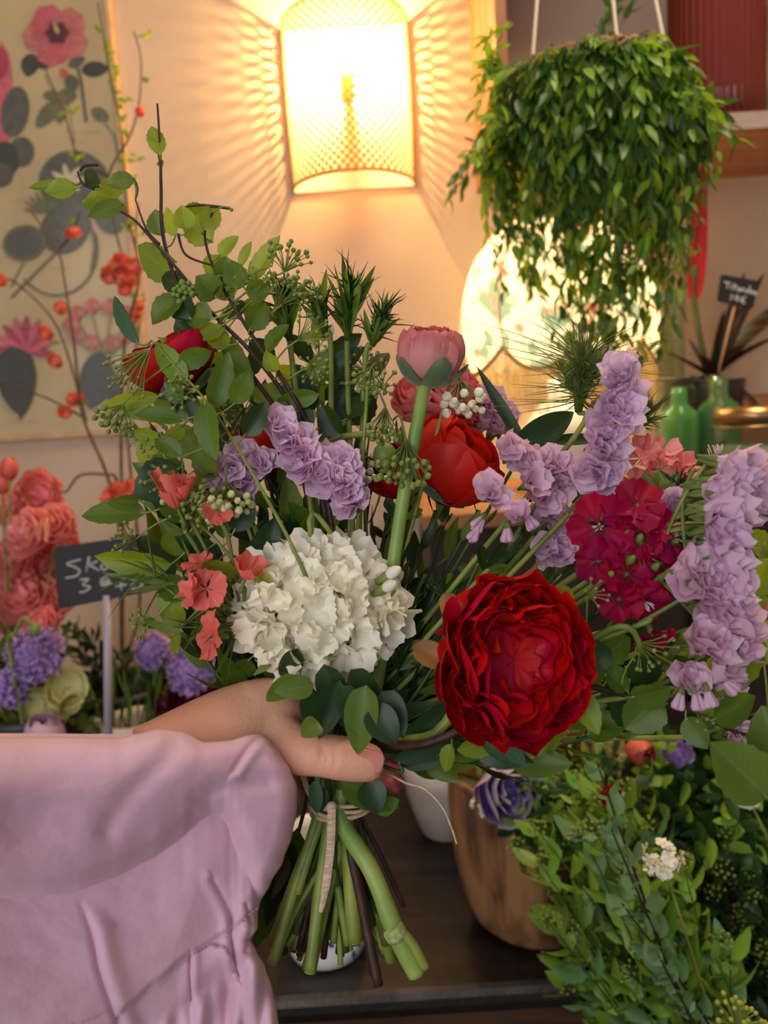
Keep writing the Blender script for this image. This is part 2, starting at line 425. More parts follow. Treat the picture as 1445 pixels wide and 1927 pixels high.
# pink star flower with dark leaves
for i in range(9): pleaf(45, 660, 45 + 62 * math.cos(-i * 0.4 + 0.1), 660 + 68 * math.sin(-i * 0.4 + 0.1), 15, 'pink' if i % 2 else 'dpink')
pleaf(20, 650, 40, 785, 76, 'dgrey', .5, .8); pline([(36, 760), (38, 790)], 4, 'dgrey')
for q in ((120, 253, 190), (20, 378, 60), (90, 508, 130), (100, 205, 120), (15, 795, 60), (130, 270, 160)):
    x = q[0]
    while x < q[2]: pline([(x, q[1] - x * 0.03), (x + 6, q[1] - x * 0.03)], 1.2, 'line'); x += 8
mk.build('flower_print', INK, PO)

# ------------------------------------------------------------------ perforated wall lamp
LZ0 = YP(664, 357, WALLY).z; LZ1 = YP(640, 52, WALLY).z
LX = YP(667, 357, WALLY).x; LR = 0.122; LD = 0.13
WL = thing('wall_lamp', 'lit half round woven lattice lamp high on the wall', 'lamp', (LX, WALLY, LZ0))
def mat_cane():
    m = mat('lamp_cane', (168, 132, 78), rough=0.6, trans=0.12, tcol=(255, 190, 80))
    return m
M_cane = mat_cane()
def shp(a, z, off=0.0):   # a 0..pi across the half ellipse
    return Vector((LX - math.cos(a) * (LR + off), WALLY - 0.004 - math.sin(a) * (LD + off), z))
m = MB(); NS = 24; H = LZ1 - LZ0
arc = LR * PI; slope = 1.0
for fam in (1, -1):
    off = 0.0007 * fam
    k = -int(H / arc * NS) - 2
    while k < NS + 2:
        a0 = k / NS * PI
        pts = []
        for i in range(49):
            z = LZ0 + H * i / 48; a = a0 + slope * (z - LZ0) / arc * PI
            aa = a if fam == 1 else PI - a
            if 0 <= a <= PI: pts.append((aa, z))
        if len(pts) > 1:
            w = 0.0034
            b = len(m.v)
            for (aa, z) in pts:
                m.v.append(tuple(shp(aa, z - w, off))); m.v.append(tuple(shp(aa, z + w, off)))
            for i in range(len(pts) - 1):
                m.face((b + 2 * i, b + 2 * i + 1, b + 2 * i + 3, b + 2 * i + 2))
        k += 1
m.build('lattice_shade', M_cane, WL)
# knots of the weave make the holes round
m = MB()
for z in (LZ0, LZ1): m.tube([shp(PI * i / 30, z) for i in range(31)], 0.003, 6)
for s in (0, PI): m.tube([shp(s, LZ0), shp(s, LZ1)], 0.003, 6)
m.build('rim', M_cane, WL)
M_plate = mat('lamp_plate', (250, 244, 226), rough=0.7)
m = MB(); m.box((LX - LR, WALLY - 0.004, LZ0), (LX + LR, WALLY, LZ1)); m.build('back_plate', M_plate, WL)
BZ = LZ1 - 0.075
m = MB(); m.ball((LX, WALLY - 0.060, BZ), 0.022, nu=20, nv=14, sc=(1, 1, 1.25)); m.build('bulb', thin_glass('bulb_glass', (255, 252, 244)), WL)
m = MB(); m.tube([(LX + 0.007 * math.cos(i * 0.9), WALLY - 0.060 + 0.007 * math.sin(i * 0.9), BZ - 0.012 - 0.0012 * i) for i in range(9)], 0.0009, 5)
m.build('filament', mat('filament_glow', (255, 220, 160), emis=(255, 210, 140), emis_s=60), WL)
m = MB(); m.tube([(LX, WALLY - 0.060, BZ - 0.03), (LX, WALLY - 0.060, BZ - 0.085)], 0.013, 14)
m.tube([(LX, WALLY - 0.060, BZ - 0.065), (LX, WALLY - 0.0, BZ - 0.065)], 0.008, 8); m.build('socket', mat('socket_brass', (120, 82, 40), rough=0.4, metallic=0.5), WL)
def point(name, loc, power, col, r, parent=None):
    l = bpy.data.lights.new(name, 'POINT'); l.energy = power; l.color = col; l.shadow_soft_size = r
    o = bpy.data.objects.new(name, l); COL.objects.link(o)
    o.location = loc
    return o
point('wall_lamp_light', (LX, WALLY - 0.060, BZ), 20.0, (1.0, 0.67, 0.27), 0.010)

# ------------------------------------------------------------------ wall shelf, top right
M_wood = mat('shelf_wood', (178, 124, 80), (150, 98, 60), noise_scale=5, rough=0.5, stripes=(0.8, 10, 1))
M_edge = mat('shelf_edge', (170, 150, 142), (150, 128, 118), noise_scale=18, rough=0.6)
sz = YP(1445, 330, WALLY).z; sx0 = YP(897, 360, WALLY).x
sfy = None
r_ = ray(1340, 246); sfy = (r_ * ((sz - CAMZ) / r_.z)).y
SH = thing('wall_shelf', 'wooden box shelf high on the wall behind the hanging basket', 'shelf', (sx0, WALLY, sz))
m = MB(); m.box((sx0, sfy + 0.004, sz), (1.6, WALLY, sz + 0.026)); m.build('shelf_board', M_wood, SH)
m = MB(); m.box((sx0, sfy, sz), (1.6, sfy + 0.004, sz + 0.026)); tag(m.build('shelf_edge', M_edge, SH), 'grey worn front edge', None)
m = MB(); m.box((sx0, sfy + 0.004, sz + 0.026), (sx0 + 0.018, WALLY, sz + 0.42)); m.build('side_panel', M_wood, SH)
m = MB(); m.box((sx0, sfy, sz + 0.42), (1.6, WALLY, sz + 0.445)); m.build('top_board', M_wood, SH)
# fluted glass vases
M_amber = thin_glass('amber_glass', (140, 54, 42), tint=0.5)
M_smoke = thin_glass('dark_glass', (100, 80, 88), tint=0.4)
def fluted(name, label, px, width, z0, h, mt, fy, cat='vase', dx=0):
    c = Vector((YP(px, 215, fy).x + dx, fy, z0)); r = width / 2
    t = thing(name, label, cat, c)
    m = MB(); th = 0.004
    prof = [(0.0, 0.001), (r * 0.9, 0.001), (r, 0.006)] + [(r, 0.006 + (h - 0.006) * i / 6) for i in range(1, 7)] + [(r - th, h)] + [(r - th, h - (h - 0.012) * i / 6) for i in range(1, 7)] + [(0.0, 0.010)]
    m.lathe(prof, c, n=168, flute=42, famp=0.045); m.build('fluted_body', mt, t)
    m = MB(); m.lathe([(r - 0.002, h - 0.004), (r + 0.004, h - 0.002), (r + 0.004, h + 0.003), (r - 0.003, h + 0.003), (r - 0.004, h - 0.003)], c, n=60); m.build('rim', mt, t)
zt = sz + 0.026
fluted('fluted_vase', 'wide reddish amber fluted glass vase on the wall shelf', 1347, 0.150, zt, 0.26, M_amber, sfy + 0.085)
fluted('fluted_vase', 'dark smoky fluted vase at the photo edge on the wall shelf', 1347, 0.11, zt, 0.24, M_smoke, sfy + 0.11, dx=0.165)

# ------------------------------------------------------------------ cabinet carrying the glass ware and fringed lamp
RZ = 1.325
M_cab = mat('cabinet_paint', (66, 50, 40), (50, 38, 30), noise_scale=8, rough=0.55)
CB = thing('display_cabinet', 'low wooden cabinet on the table behind the bouquet, carrying the fringed lamp', 'cabinet', (0.62, 1.4, TABZ))
cx0 = YP(800, 900, 1.3).x
m = MB(); m.box((cx0, 1.27, TABZ), (1.35, 1.60, RZ - 0.022)); m.build('body', M_cab, CB)
m = MB(); m.box((cx0 - 0.015, 1.165, RZ - 0.022), (1.38, 1.61, RZ)); m.build('top', M_wood, CB)
for i in range(3):
    w = (1.35 - cx0) / 3
    m = MB(); m.box((cx0 + i * w + 0.008, 1.254, TABZ + 0.02), (cx0 + (i + 1) * w - 0.008, 1.27, RZ - 0.035)); dr = m.build('door', M_cab, CB)
    m = MB(); m.ball((cx0 + (i + 0.85) * w, 1.247, TABZ + 0.27), 0.010); m.build('knob', M_wood, dr)
# ================================================================== PLANT PARTS
def ranunculus(mb, c, axis, R, nlay=9, npet=5, open_=100, open_in=118, ruf=0.05, wn=5, mi=0, core=0.18, squash=0.85, mi2=None, dome=0.35, nu=9, nv=7, rollseed=0.0, hole=0.0, tail=0.22, droop=0.0, stretch=1.0):
    F = frame(axis, rollseed); c = Vector(c)
    for k in range(nlay):
        f = k / max(nlay - 1, 1)
        rad = R * (1 - (1 - core) * f); phm = math.radians(open_ + (open_in - open_) * f)
        zc = R * dome * math.sin(min(1.0, f / 0.8) * PI / 2) - (hole * R * max(0, f - 0.72) / 0.28)
        n = max(3, int(round(npet * (1 - 0.35 * f))))
        for q in range(n):
            th0 = 2 * PI * (q + 0.5 * (k % 2)) / n + U(-0.15, 0.15) + k * 0.37
            hw = PI / n * U(1.2, 1.5); ph1 = U(0, 6); ph2 = U(0, 6); rj = rad * U(0.95, 1.06); pm = phm * U(0.94, 1.05)
            am = ruf * R * U(0.7, 1.3); w_ = wn * U(0.8, 1.25)
            def fn(u, v):
                x = u * 2 - 1
                vv = v * (1 - tail * x * x * v)
                sh = math.sin(min(1.0, vv * 1.25 + 0.12) * PI / 2) ** 0.8
                th = th0 + x * hw * sh
                ph = vv * pm
                rr = rj * (1 + 0.02 * k % 1)
                e = v * v
                r = rr * math.sin(ph) * (1 + 0.03 * x * x) + am * math.sin(w_ * x + ph1) * e
                z = -rr * math.cos(ph) * squash + am * 0.7 * math.sin(w_ * 1.7 * x + ph2) * e + zc - droop * R * e * (1 - f)
                th += 0.10 * math.sin(w_ * 1.3 * x + ph2) * e
                q = F @ Vector((r * math.cos(th), r * math.sin(th), z))
                return c + q + UP * (q.dot(UP) * (stretch - 1))
            mb.grid(fn, nu, nv, mi if (mi2 is None or rnd.random() < 0.5) else mi2)
def sepals(mb, c, axis, R, n=5, ext=78, hw=0.42, squash=0.85, mi=0, k=1.04, flare=0.0, roll=0.0):
    F = frame(axis, roll); c = Vector(c)
    for q in range(n):
        th0 = 2 * PI * q / n + U(-0.1, 0.1); e = math.radians(ext * U(0.85, 1.1))
        def fn(u, v):
            x = u * 2 - 1; w = hw * (v ** 0.45) * ((1 - v) ** 0.55) * 1.9 + 0.02
            ph = 0.05 + v * e; rr = R * k * (1 + 0.05 * (1 - x * x)) + R * flare * v * v
            th = th0 + x * w / max(math.sin(ph), 0.35) * 0.8
            return c + F @ Vector((rr * math.sin(ph) * math.cos(th), rr * math.sin(ph) * math.sin(th), -rr * math.cos(ph) * squash - R * 0.03))
        mb.grid(fn, 5, 8, mi)
def floret(mb, c, axis, R, npet=5, mi=0, teeth=9, cup=0.25, ruf=0.1, roll=None, tube=0.0, mit=1, gap=0.86, nv=5):
    """flat serrated sweet william floret"""
    F = frame(axis, U(0, 6) if roll is None else roll); c = Vector(c)
    for q in range(npet):
        th0 = 2 * PI * q / npet + U(-0.12, 0.12); hw = PI / npet * gap * U(1.0, 1.2); ph = U(0, 6); cu = cup * U(0.4, 1.5); LL = R * U(0.9, 1.08); tw = U(-0.2, 0.2)
        def fn(u, v):
            x = u * 2 - 1
            r = LL * v * (1 - 0.22 * x * x * v)
            if v > 0.99: r += LL * 0.035 * (1 if int(round(u * teeth)) % 2 else -1)
            w = hw * (0.35 + 0.65 * min(1, v * 1.6)) * (1.0 if v < 0.7 else 1.0)
            th = th0 + x * w
            z = R * cu * v * v + R * ruf * v * v * math.sin(5 * x + ph) + tw * x * r * 0.5
            return c + F @ Vector((r * math.cos(th), r * math.sin(th), z))
        mb.grid(fn, teeth, nv, mi)
    if tube:
        mb.tube([c - F @ Vector((0, 0, tube)), c - F @ Vector((0, 0, tube * 0.3)), c + F @ Vector((0, 0, R * 0.03))], [R * 0.13, R * 0.13, R * 0.10], 6, mit)
def funnel(mb, c, axis, R, L, mi=0, lob=5, ruf=0.22, n=20, mig=1, flare=1.0, n_in=True):
    """papery statice calyx"""
    F = frame(axis, U(0, 6)); c = Vector(c); p1 = U(0, 6); p2 = U(0, 6); tx = U(-0.25, 0.25); ty = U(-0.25, 0.25)
    def fn(u, v):
        th = 2 * PI * u
        e = v ** 1.6
        r = R * (0.12 + 0.88 * e * flare) * (1 + 0.10 * e * math.cos(lob * th + p1))
        z = L * v + e * R * ruf * (math.sin(lob * th + p2) + 0.6 * math.sin(2.3 * lob * th + p1)) + e * R * (tx * math.cos(th) + ty * math.sin(th))
        if v > 0.99: z += R * 0.05 * (1 if int(round(u * n)) % 2 else -1)
        return c + F @ Vector((r * math.cos(th), r * math.sin(th), z))
    mb.grid(fn, n, 5, mi, wrap=True)
    if n_in:   # crumpled inner frill
        R2 = R * 0.62; q1 = U(0, 6)
        def fn2(u, v):
            th = 2 * PI * u; e = v ** 1.3
            r = R2 * (0.1 + 0.9 * e) * (1 + 0.25 * e * math.cos(3 * th + q1))
            z = L * (0.25 + 0.72 * v) + e * R * ruf * 1.1 * math.sin(4 * th + q1)
            return c + F @ Vector((r * math.cos(th), r * math.sin(th), z))
        mb.grid(fn2, 14, 3, mi, wrap=True)
def umbel(ms, mbd, c, axis, L, n=14, br=0.0022, spread=0.9, mi=0, miv=0, rs=0.0004, elong=1.0):
    F = frame(axis, U(0, 6)); c = Vector(c)
    for i in range(n):
        a = 2.4 * i; s = spread * math.sqrt((i + 0.5) / n)
        d = F @ Vector((math.sin(s) * math.cos(a), math.sin(s) * math.sin(a), math.cos(s)))
        l = L * U(0.75, 1.1); mid = c + d * l * 0.5 + (F @ Vector((0, 0, 1))) * l * 0.06
        e = c + d * l
        ms.tube([c, mid, e], rs, 4, mi, cap=False)
        mbd.ball(e, br * U(0.75, 1.2), miv, 6, 5, sc=(1, 1, elong), rot=frame(d))
def needles(mb, c, axis, n, L, r=0.0007, spread=1.0, curl=0.5, mi=0, length=0.02):
    """bristly bracts of an unopened dianthus head"""
    F = frame(axis, 0); c = Vector(c)
    for i in range(n):
        a = U(0, 2 * PI); s = U(0.1, spread); z = U(0, length)
        d = F @ Vector((math.sin(s) * math.cos(a), math.sin(s) * math.sin(a), math.cos(s)))
        sd = F @ Vector((math.cos(a + U(-1, 1)), math.sin(a + U(-1, 1)), 0))
        l = L * U(0.5, 1.1); b = c + F @ Vector((0, 0, z)) + d * 0.002
        q = U(-curl, curl * 1.2); pts = [b + d * l * t + sd * (q * l * t * t) for t in (0, 0.35, 0.7, 1.0)]
        mb.tube(pts, [r * 1.5, r * 1.3, r * 0.8, r * 0.2], 4, mi, cap=False)
def scabiosa(mb, c, axis, R, mi=0, mic=1):
    F = frame(axis, 0); c = Vector(c)
    for ring, (n, rr, up) in enumerate(((16, 1.0, 0.05), (14, 0.8, 0.3), (12, 0.6, 0.55), (9, 0.4, 0.8), (5, 0.2, 0.95))):
        for i in range(n):
            a = 2 * PI * i / n + U(-0.15, 0.15) + ring; s = (1 - up) * 1.35
            d = F @ Vector((math.sin(s) * math.cos(a), math.sin(s) * math.sin(a), math.cos(s)))
            p = c + d * R * rr * 0.35 + F @ Vector((0, 0, R * 0.25 * up))
            floret(mb, p + d * R * 0.25, d, R * (0.34 if ring < 2 else 0.24), 4, mi, teeth=3, ruf=0.3, cup=0.4, gap=0.8, nv=2)
    mb.ball(c, R * 0.45, mic, 10, 6, sc=(1, 1, 0.6), rot=F)
def leafy(mst, mlf, pts, r0, r1, n, L, W, mi=0, ms=0, spread=0.9, start=0.1, curl=0.4, serr=0.0, hang=0.0, nu=4, nv=7, a=0.6, b=0.9, pet=0.0, jl=0.3, k=5, fold=0.25, upv=None):
    """stem with leaves along it"""
    sp = smoothpts(pts, k); m = len(sp)
    if mst is not None: mst.tube(sp, [r0 + (r1 - r0) * i / (m - 1) for i in range(m)], 6, ms)
    for i in range(n):
        t = start + (1 - start) * (i + U(0.1, 0.9)) / n; x = t * (m - 1); j = min(int(x), m - 2)
        p = sp[j].lerp(sp[j + 1], x - j); tg = (sp[j + 1] - sp[j]).normalized()
        o = tg.orthogonal().normalized(); o = Quaternion(tg, i * 2.4 + U(-0.4, 0.4)) @ o
        s = spread * U(0.7, 1.2); d = (tg * math.cos(s) + o * math.sin(s)); d.z -= hang; d.normalize()
        if upv is not None:
            up = (Vector(upv) + rvec() * 0.45).normalized()
        else: up = (tg * math.sin(s) - o * math.cos(s)); up = -up + rvec() * 0.25
        f = U(1 - jl, 1 + jl) * (1 - 0.35 * t)
        b0 = p + o * r0 * 0.5
        if pet: mst.tube([b0, b0 + d * pet], r1 * 0.6, 4, ms, cap=False); b0 = b0 + d * pet
        mlf.leaf(b0, d, up, L * f, W * f, curl=curl * U(0.2, 1.4), serr=serr, mi=mi if not hasattr(mi, '__len__') else rnd.choice(mi), nu=nu, nv=nv, a=a, b=b, twist=U(-0.4, 0.4), fold=fold, wav=0.03)

M_red = mat('petal_red', (182, 6, 24), (204, 8, 26), uvgrad=(0.5, 1.0), rough=0.5, trans=0.16, tcol=(206, 6, 22), island=0.14, hue=0.004, spec=0.25)
M_redd = mat('petal_crimson', (170, 8, 30), (198, 14, 40), uvgrad=(0.4, 1.0), rough=0.55, trans=0.12, island=0.14, hue=0.01, spec=0.2)
M_redor = mat('petal_scarlet', (196, 26, 14), (208, 36, 20), uvgrad=(0.4, 1.0), rough=0.45, trans=0.2, tcol=(250, 60, 10), island=0.1, spec=0.3)
M_pinkp = mat('petal_dusty_pink', (230, 156, 148), (214, 118, 120), uvgrad=(0.6, 1.0), rough=0.5, trans=0.2, island=0.1)
M_white = mat('petal_white', (255, 251, 230), (246, 238, 200), uvgrad=(0.45, 0.0), rough=0.6, trans=0.18, island=0.05)
M_coral = mat('petal_coral', (228, 96, 84), (236, 122, 106), uvgrad=(0.2, 1.0), rough=0.5, trans=0.22, island=0.1)
M_salmon = mat('petal_salmon', (240, 128, 128), (246, 170, 162), rough=0.5, trans=0.25, island=0.1)
M_crim = mat('petal_magenta', (160, 6, 62), (116, 4, 40), uvgrad=(0.5, 0.05), rough=0.6, trans=0.14, island=0.18, hue=0.01, spec=0.2)
M_lilac = mat('calyx_lilac', (244, 216, 234), (234, 202, 228), rough=0.6, trans=0.32, tcol=(238, 208, 234), island=0.06, hue=0.008)
M_lilacp = mat('calyx_pink_lilac', (242, 210, 224), (230, 190, 218), rough=0.6, trans=0.32, tcol=(244, 212, 224), island=0.06, hue=0.008)
M_sgreen = mat('calyx_green', (128, 142, 72), (98, 118, 52), rough=0.6, trans=0.15, island=0.2)
M_sepal = mat('sepal_green', (104, 128, 84), (78, 104, 62), noise_scale=40, rough=0.6, trans=0.1, sheen=0.4)
M_sepalb = mat('sepal_bronze', (168, 112, 52), (130, 92, 44), uvgrad=(0.3, 1.0), rough=0.5, trans=0.3, tcol=(210, 130, 50))
M_stamen = mat('stamen', (222, 190, 190), rough=0.5)
# ================================================================== BACKGROUND OBJECTS
# ---- fringed lamp
FY = 1.415
fc = YP(1047, 655, FY); fx = fc.x
FL = thing('fringed_lamp', 'lit domed floral fabric lamp with a gold braid and fringe, standing on the cabinet', 'lamp', (fx, FY, RZ))
M_fab = mat('lamp_fabric', (250, 240, 214), rough=0.8, trans=0.62, tcol=(255, 244, 212))
# printed roses on the fabric
nt = M_fab.node_tree; N = nt.nodes; L = nt.links
tc = N.new('ShaderNodeTexCoord'); base = N['RGB'].outputs[0]
def blot(scale, thr, colr, cur):
    nz = N.new('ShaderNodeTexNoise'); nz.inputs['Scale'].default_value = scale; nz.inputs['Detail'].default_value = 3; L.new(tc.outputs['Object'], nz.inputs['Vector'])
    mr = N.new('ShaderNodeMapRange'); mr.inputs[1].default_value = thr; mr.inputs[2].default_value = thr + 0.05; L.new(nz.outputs[0], mr.inputs[0])
    mx = N.new('ShaderNodeMix'); mx.data_type = 'RGBA'; L.new(mr.outputs[0], mx.inputs[0]); L.new(cur, mx.inputs[6]); mx.inputs[7].default_value = lin(colr); return mx.outputs[2]
cur = blot(22, 0.54, (134, 160, 148), base); cur = blot(31, 0.62, (226, 140, 128), cur)
L.new(cur, N['Principled BSDF'].inputs['Base Color'])
for n in N:
    if n.type == 'BSDF_TRANSLUCENT':
        for l in list(n.inputs[0].links): L.remove(l)
        L.new(cur, n.inputs[0])
M_gold = mat('gold_braid', (222, 176, 104), (190, 140, 74), noise_scale=200, rough=0.5)
M_fringe = mat('fringe_thread', (236, 214, 160), rough=0.7, trans=0.4, tcol=(250, 226, 160), island=0.1)
SR = 0.176; zb = fc.z; NP_ = 8
def domeR(t): # t 0 bottom 1 top
    a = -0.32 + (PI / 2 + 0.32) * t * 0.93
    return SR * max(0.2, math.cos(a)) ** 0.85
DH = 0.235
def domeP(th, t, off=0.0):
    k = (th * NP_ / (2 * PI)) % 1.0
    lobe = math.sin(PI * k); r = domeR(t) * (0.955 + 0.05 * lobe) + off
    zlow = -0.040 * lobe
    return Vector((fx + r * math.cos(th), FY + r * math.sin(th), zb + zlow * (1 - t) + DH * (math.sin(-0.32 + (PI / 2 + 0.32) * t * 0.93) + 0.3146) / 1.31))
m = MB(); m.grid(lambda u, v: domeP(2 * PI * u, v * 0.97), 96, 22, 0, wrap=True); m.build('lamp_shade', M_fab, FL)
m = MB(); m.tube([domeP(2 * PI * i / 160, 0, 0.002) for i in range(161)], 0.0036, 6); m.build('braid', M_gold, FL)
m = MB()
for k in range(NP_): m.tube([domeP(2 * PI * k / NP_, t / 14 * 0.96, 0.001) for t in range(15)], 0.0016, 5)
m.build('seam', M_gold, FL)
m = MB()
for i in range(420):
    th = 2 * PI * i / 420; p = domeP(th, 0, 0.002); m.tube([p, p + Vector((U(-.001, .001), U(-.001, .001), -0.035)), p + Vector((U(-.003, .003), U(-.003, .003), -0.072))], 0.0009, 3, cap=False)
m.build('fringe', M_fringe, FL)
M_ceram = mat('white_ceramic', (244, 242, 236), rough=0.25, coat=0.5)
m = MB(); m.lathe([(0, 0), (0.05, 0), (0.055, 0.01), (0.045, 0.02), (0.06, 0.05), (0.072, 0.085), (0.06, 0.12), (0.04, 0.15), (0.02, 0.165), (0.018, 0.20), (0, 0.20)], (fx, FY, RZ), 36); m.build('base', M_ceram, FL)
m = MB(); m.tube([(fx, FY, RZ + 0.19), (fx, FY, zb + 0.03)], 0.010, 10); m.tube([(fx, FY, zb + 0.03), (fx + 0.02, FY, zb + 0.04), (fx + 0.02, FY, zb + DH)], 0.003, 6); m.build('stem', M_gold, FL)
m = MB(); m.ball((fx, FY, zb + 0.075), 0.030, nu=16, nv=12); m.build('bulb', mat('bulb_warm', (255, 244, 220), emis=(255, 226, 170), emis_s=22), FL)
point('fringed_lamp_light', (fx, FY, zb + 0.075), 11.0, (1.0, 0.80, 0.50), 0.034)

# ---- hanging basket with trailing plant
HC = P(1108, 148, 1.08)
M_wick = mat('wicker', (168, 112, 66), (112, 70, 42), noise_scale=70, rough=0.7, bump=0.8, bump_scale=180, stripes=(1, 1, 3))
M_cord = mat('cord', (226, 214, 196), rough=0.8)
HB = thing('hanging_basket', 'wicker hanging basket on three pale cords beside the wall shelf', 'basket', HC)
br_ = 0.108; bh = 0.15
m = MB(); m.lathe([(0.0, -bh), (br_ * 0.72, -bh), (br_ * 0.8, -bh * 0.8), (br_ * 0.92, -bh * 0.4), (br_, 0), (br_ - 0.006, 0), (br_ * 0.86, -bh * 0.4), (br_ * 0.7, -bh * 0.9), (0, -bh + 0.004)], HC, 60, flute=36, famp=0.02)
m.build('basket_body', M_wick, HB)
m = MB()
for s in range(3):
    m.tube([HC + Vector(((br_ + 0.004 * math.cos(i * 0.9 + s * 2.1)) * math.cos(2 * PI * i / 72), (br_ + 0.004 * math.cos(i * 0.9 + s * 2.1)) * math.sin(2 * PI * i / 72), 0.006 * math.sin(i * 0.9 + s * 2.1))) for i in range(73)], 0.0042, 6)
m.build('twisted_rim', M_wick, HB)
top = HC + Vector((-0.01, 0, 0.62))
for a in (PI * 1.18, PI * 1.52, PI * 1.78):
    q = HC + Vector((br_ * math.cos(a), br_ * math.sin(a), 0)); m = MB(); m.tube([q - Vector((0, 0, 0.03)), q, top], 0.0022, 6); m.build('cord', M_cord, HB)
m = MB(); m.tube([top, top + Vector((0, 0, 2.9 - top.z))], 0.002, 6); m.build('hanging_wire', M_cord, HB)
M_h1 = mat('trailing_leaf', (150, 182, 54), (104, 146, 42), rough=0.42, trans=0.4, tcol=(176, 214, 40), island=0.28, hue=0.012)
M_h2 = mat('trailing_leaf_dark', (84, 118, 44), (58, 94, 38), rough=0.4, trans=0.28, tcol=(100, 140, 34), island=0.3, hue=0.01)
HP = thing('trailing_plant', 'bushy green trailing plant spilling from the hanging wicker basket', 'plant', HC)
ms = MB(); ml = MB()
for i in range(165):
    a = U(0, 2 * PI); rr = br_ * U(0.2, 1.0)
    if i % 4: a = U(PI * 0.92, PI * 2.08)
    p0 = HC + Vector((rr * math.cos(a), rr * math.sin(a), -0.01))
    out = Vector((math.cos(a), math.sin(a), 0))
    xx = math.cos(a)
    Lh = U(0.17, 0.42) if -0.75 < xx < 0.62 else U(0.08, 0.29)
    ov = U(0.0, 0.03)
    p1 = HC + out * (br_ + ov * 0.5) + Vector((0, 0, U(-0.01, 0.012)))
    p2 = HC + out * (br_ + ov * 1.4) + Vector((0, 0, -0.08)); p3 = HC + out * (br_ + ov + U(-0.03, 0.02)) + Vector((U(-.02, .02), 0, -Lh * 0.6)); p4 = HC + out * (br_ * U(0.45, 1.1)) + Vector((U(-.03, .03), 0, -Lh))
    if i < 10: p3 = p2 + out * 0.04 + Vector((0, 0, 0.0)); p4 = p3 + out * 0.03 + Vector((0, 0, -0.05)); 
    n = int(16 + Lh * 62)
    leafy(ms, ml, [p0, p1, p2, p3, p4], 0.0013, 0.0006, n, 0.036, 0.0125, mi=[0, 0, 1] if Lh > 0.25 else [0, 1, 1], spread=1.0, hang=0.32, nu=2, nv=4, start=0.26, curl=0.6, k=4)
for (x, y) in ((1318, 300), (1350, 330), (1330, 380), (1300, 430), (1310, 480), (1285, 560), (1290, 400), (1325, 345)):   # thin strand reaching right
    e = P(x, y, 1.05); s0 = HC + Vector((br_ * .75, -0.08, -0.07)); leafy(ms, ml, [s0, s0 + Vector((0.02, 0, -0.03)), s0.lerp(e, 0.6) + Vector((0.02, 0, 0.02)), e], 0.001, 0.0005, 14, 0.022, 0.010, spread=0.8, hang=0.3, nu=2, nv=4, start=0.2, k=4)
for (x, y) in ((890, 215), (905, 80), (895, 150), (940, 60), (885, 190), (925, 250)):
    e = P(x, y, 1.05); s0 = HC + Vector((-br_, -0.02, 0.0)); leafy(ms, ml, [s0, s0 + Vector((-0.03, 0, 0.02)), s0.lerp(e, 0.7) + Vector((0, 0, 0.02)), e], 0.001, 0.0005, 13, 0.026, 0.010, spread=0.8, hang=0.3, nu=2, nv=4, start=0.1, k=4)
for (x, y) in ((1180, -30), (1210, -20), (1160, -10)):
    e = P(x, y, 1.1); leafy(ms, ml, [HC, HC.lerp(e, 0.5) + Vector((0, 0.02, 0)), e], 0.001, 0.0005, 12, 0.035, 0.013, mi=1, nu=2, nv=4)
ms.build('vines', M_stemd, HP); ml.build('foliage', [M_h1, M_h2], HP)

# ---- glass ware and plants on the cabinet
M_glass = thin_glass('clear_glass', (238, 246, 242))
M_ggreen = thin_glass('green_glass', (96, 190, 104), tint=.4)
M_glime = thin_glass('light_green_glass', (170, 230, 130), tint=.45)
def vessel(name, label, cat, px, Y, r, h, mt, z=RZ, neck=None, th=0.003, group=None, part='glass_wall', n=40, x=None, prof=None):
    c = Vector((YP(px, 860, Y).x if x is None else x, Y, z)); t = thing(name, label, cat, c, group)
    m = MB()
    if prof: p = prof
    elif neck: # bottle: shoulder and neck
        p = [(0, 0.001), (r * 0.92, 0.001), (r, 0.006), (r, h * 0.66), (r * 0.92, h * 0.74), (neck * 1.1, h * 0.82), (neck, h * 0.87), (neck, h), (neck - th, h), (neck - th, h * 0.86), (r * 0.86, h * 0.72), (r - th, h * 0.64), (r - th, 0.010), (0, 0.008)]
    else: p = [(0, 0.001), (r * 0.94, 0.001), (r, 0.005), (r, h * 0.5), (r, h - 0.002), (r - th / 2, h), (r - th, h - 0.002), (r - th, h * 0.5), (r - th, 0.008), (0, 0.007)]
    m.lathe(p, c, n); m.build(part, mt, t); return t, c
zr = lambda px, py, Y: YP(px, py, Y).z - RZ
t, c = vessel('glass_vase', 'wide clear glass cylinder vase in front of the two green bottles', 'vase', 1300, 1.235, 0.052, zr(1300, 708, 1.235), M_glass)
t, c = vessel('green_bottle', 'lighter green glass bottle, left one of the two on the cabinet', 'bottle', 1278, 1.345, 0.034, zr(1280, 728, 1.345), M_glime, neck=0.014)
t, c = vessel('green_bottle', 'dark green glass bottle, right one of the two on the cabinet', 'bottle', 1352, 1.345, 0.036, zr(1350, 712, 1.345), M_ggreen, neck=0.015)
t, c = vessel('tall_glass_vase', 'tall slim clear glass vase holding magenta flowers beside the fringed lamp', 'vase', 1262, 1.48, 0.028, zr(1262, 545, 1.48), M_glass)
M_mag = mat('magenta_petal', (196, 44, 110), (150, 40, 130), rough=0.5, trans=0.25)
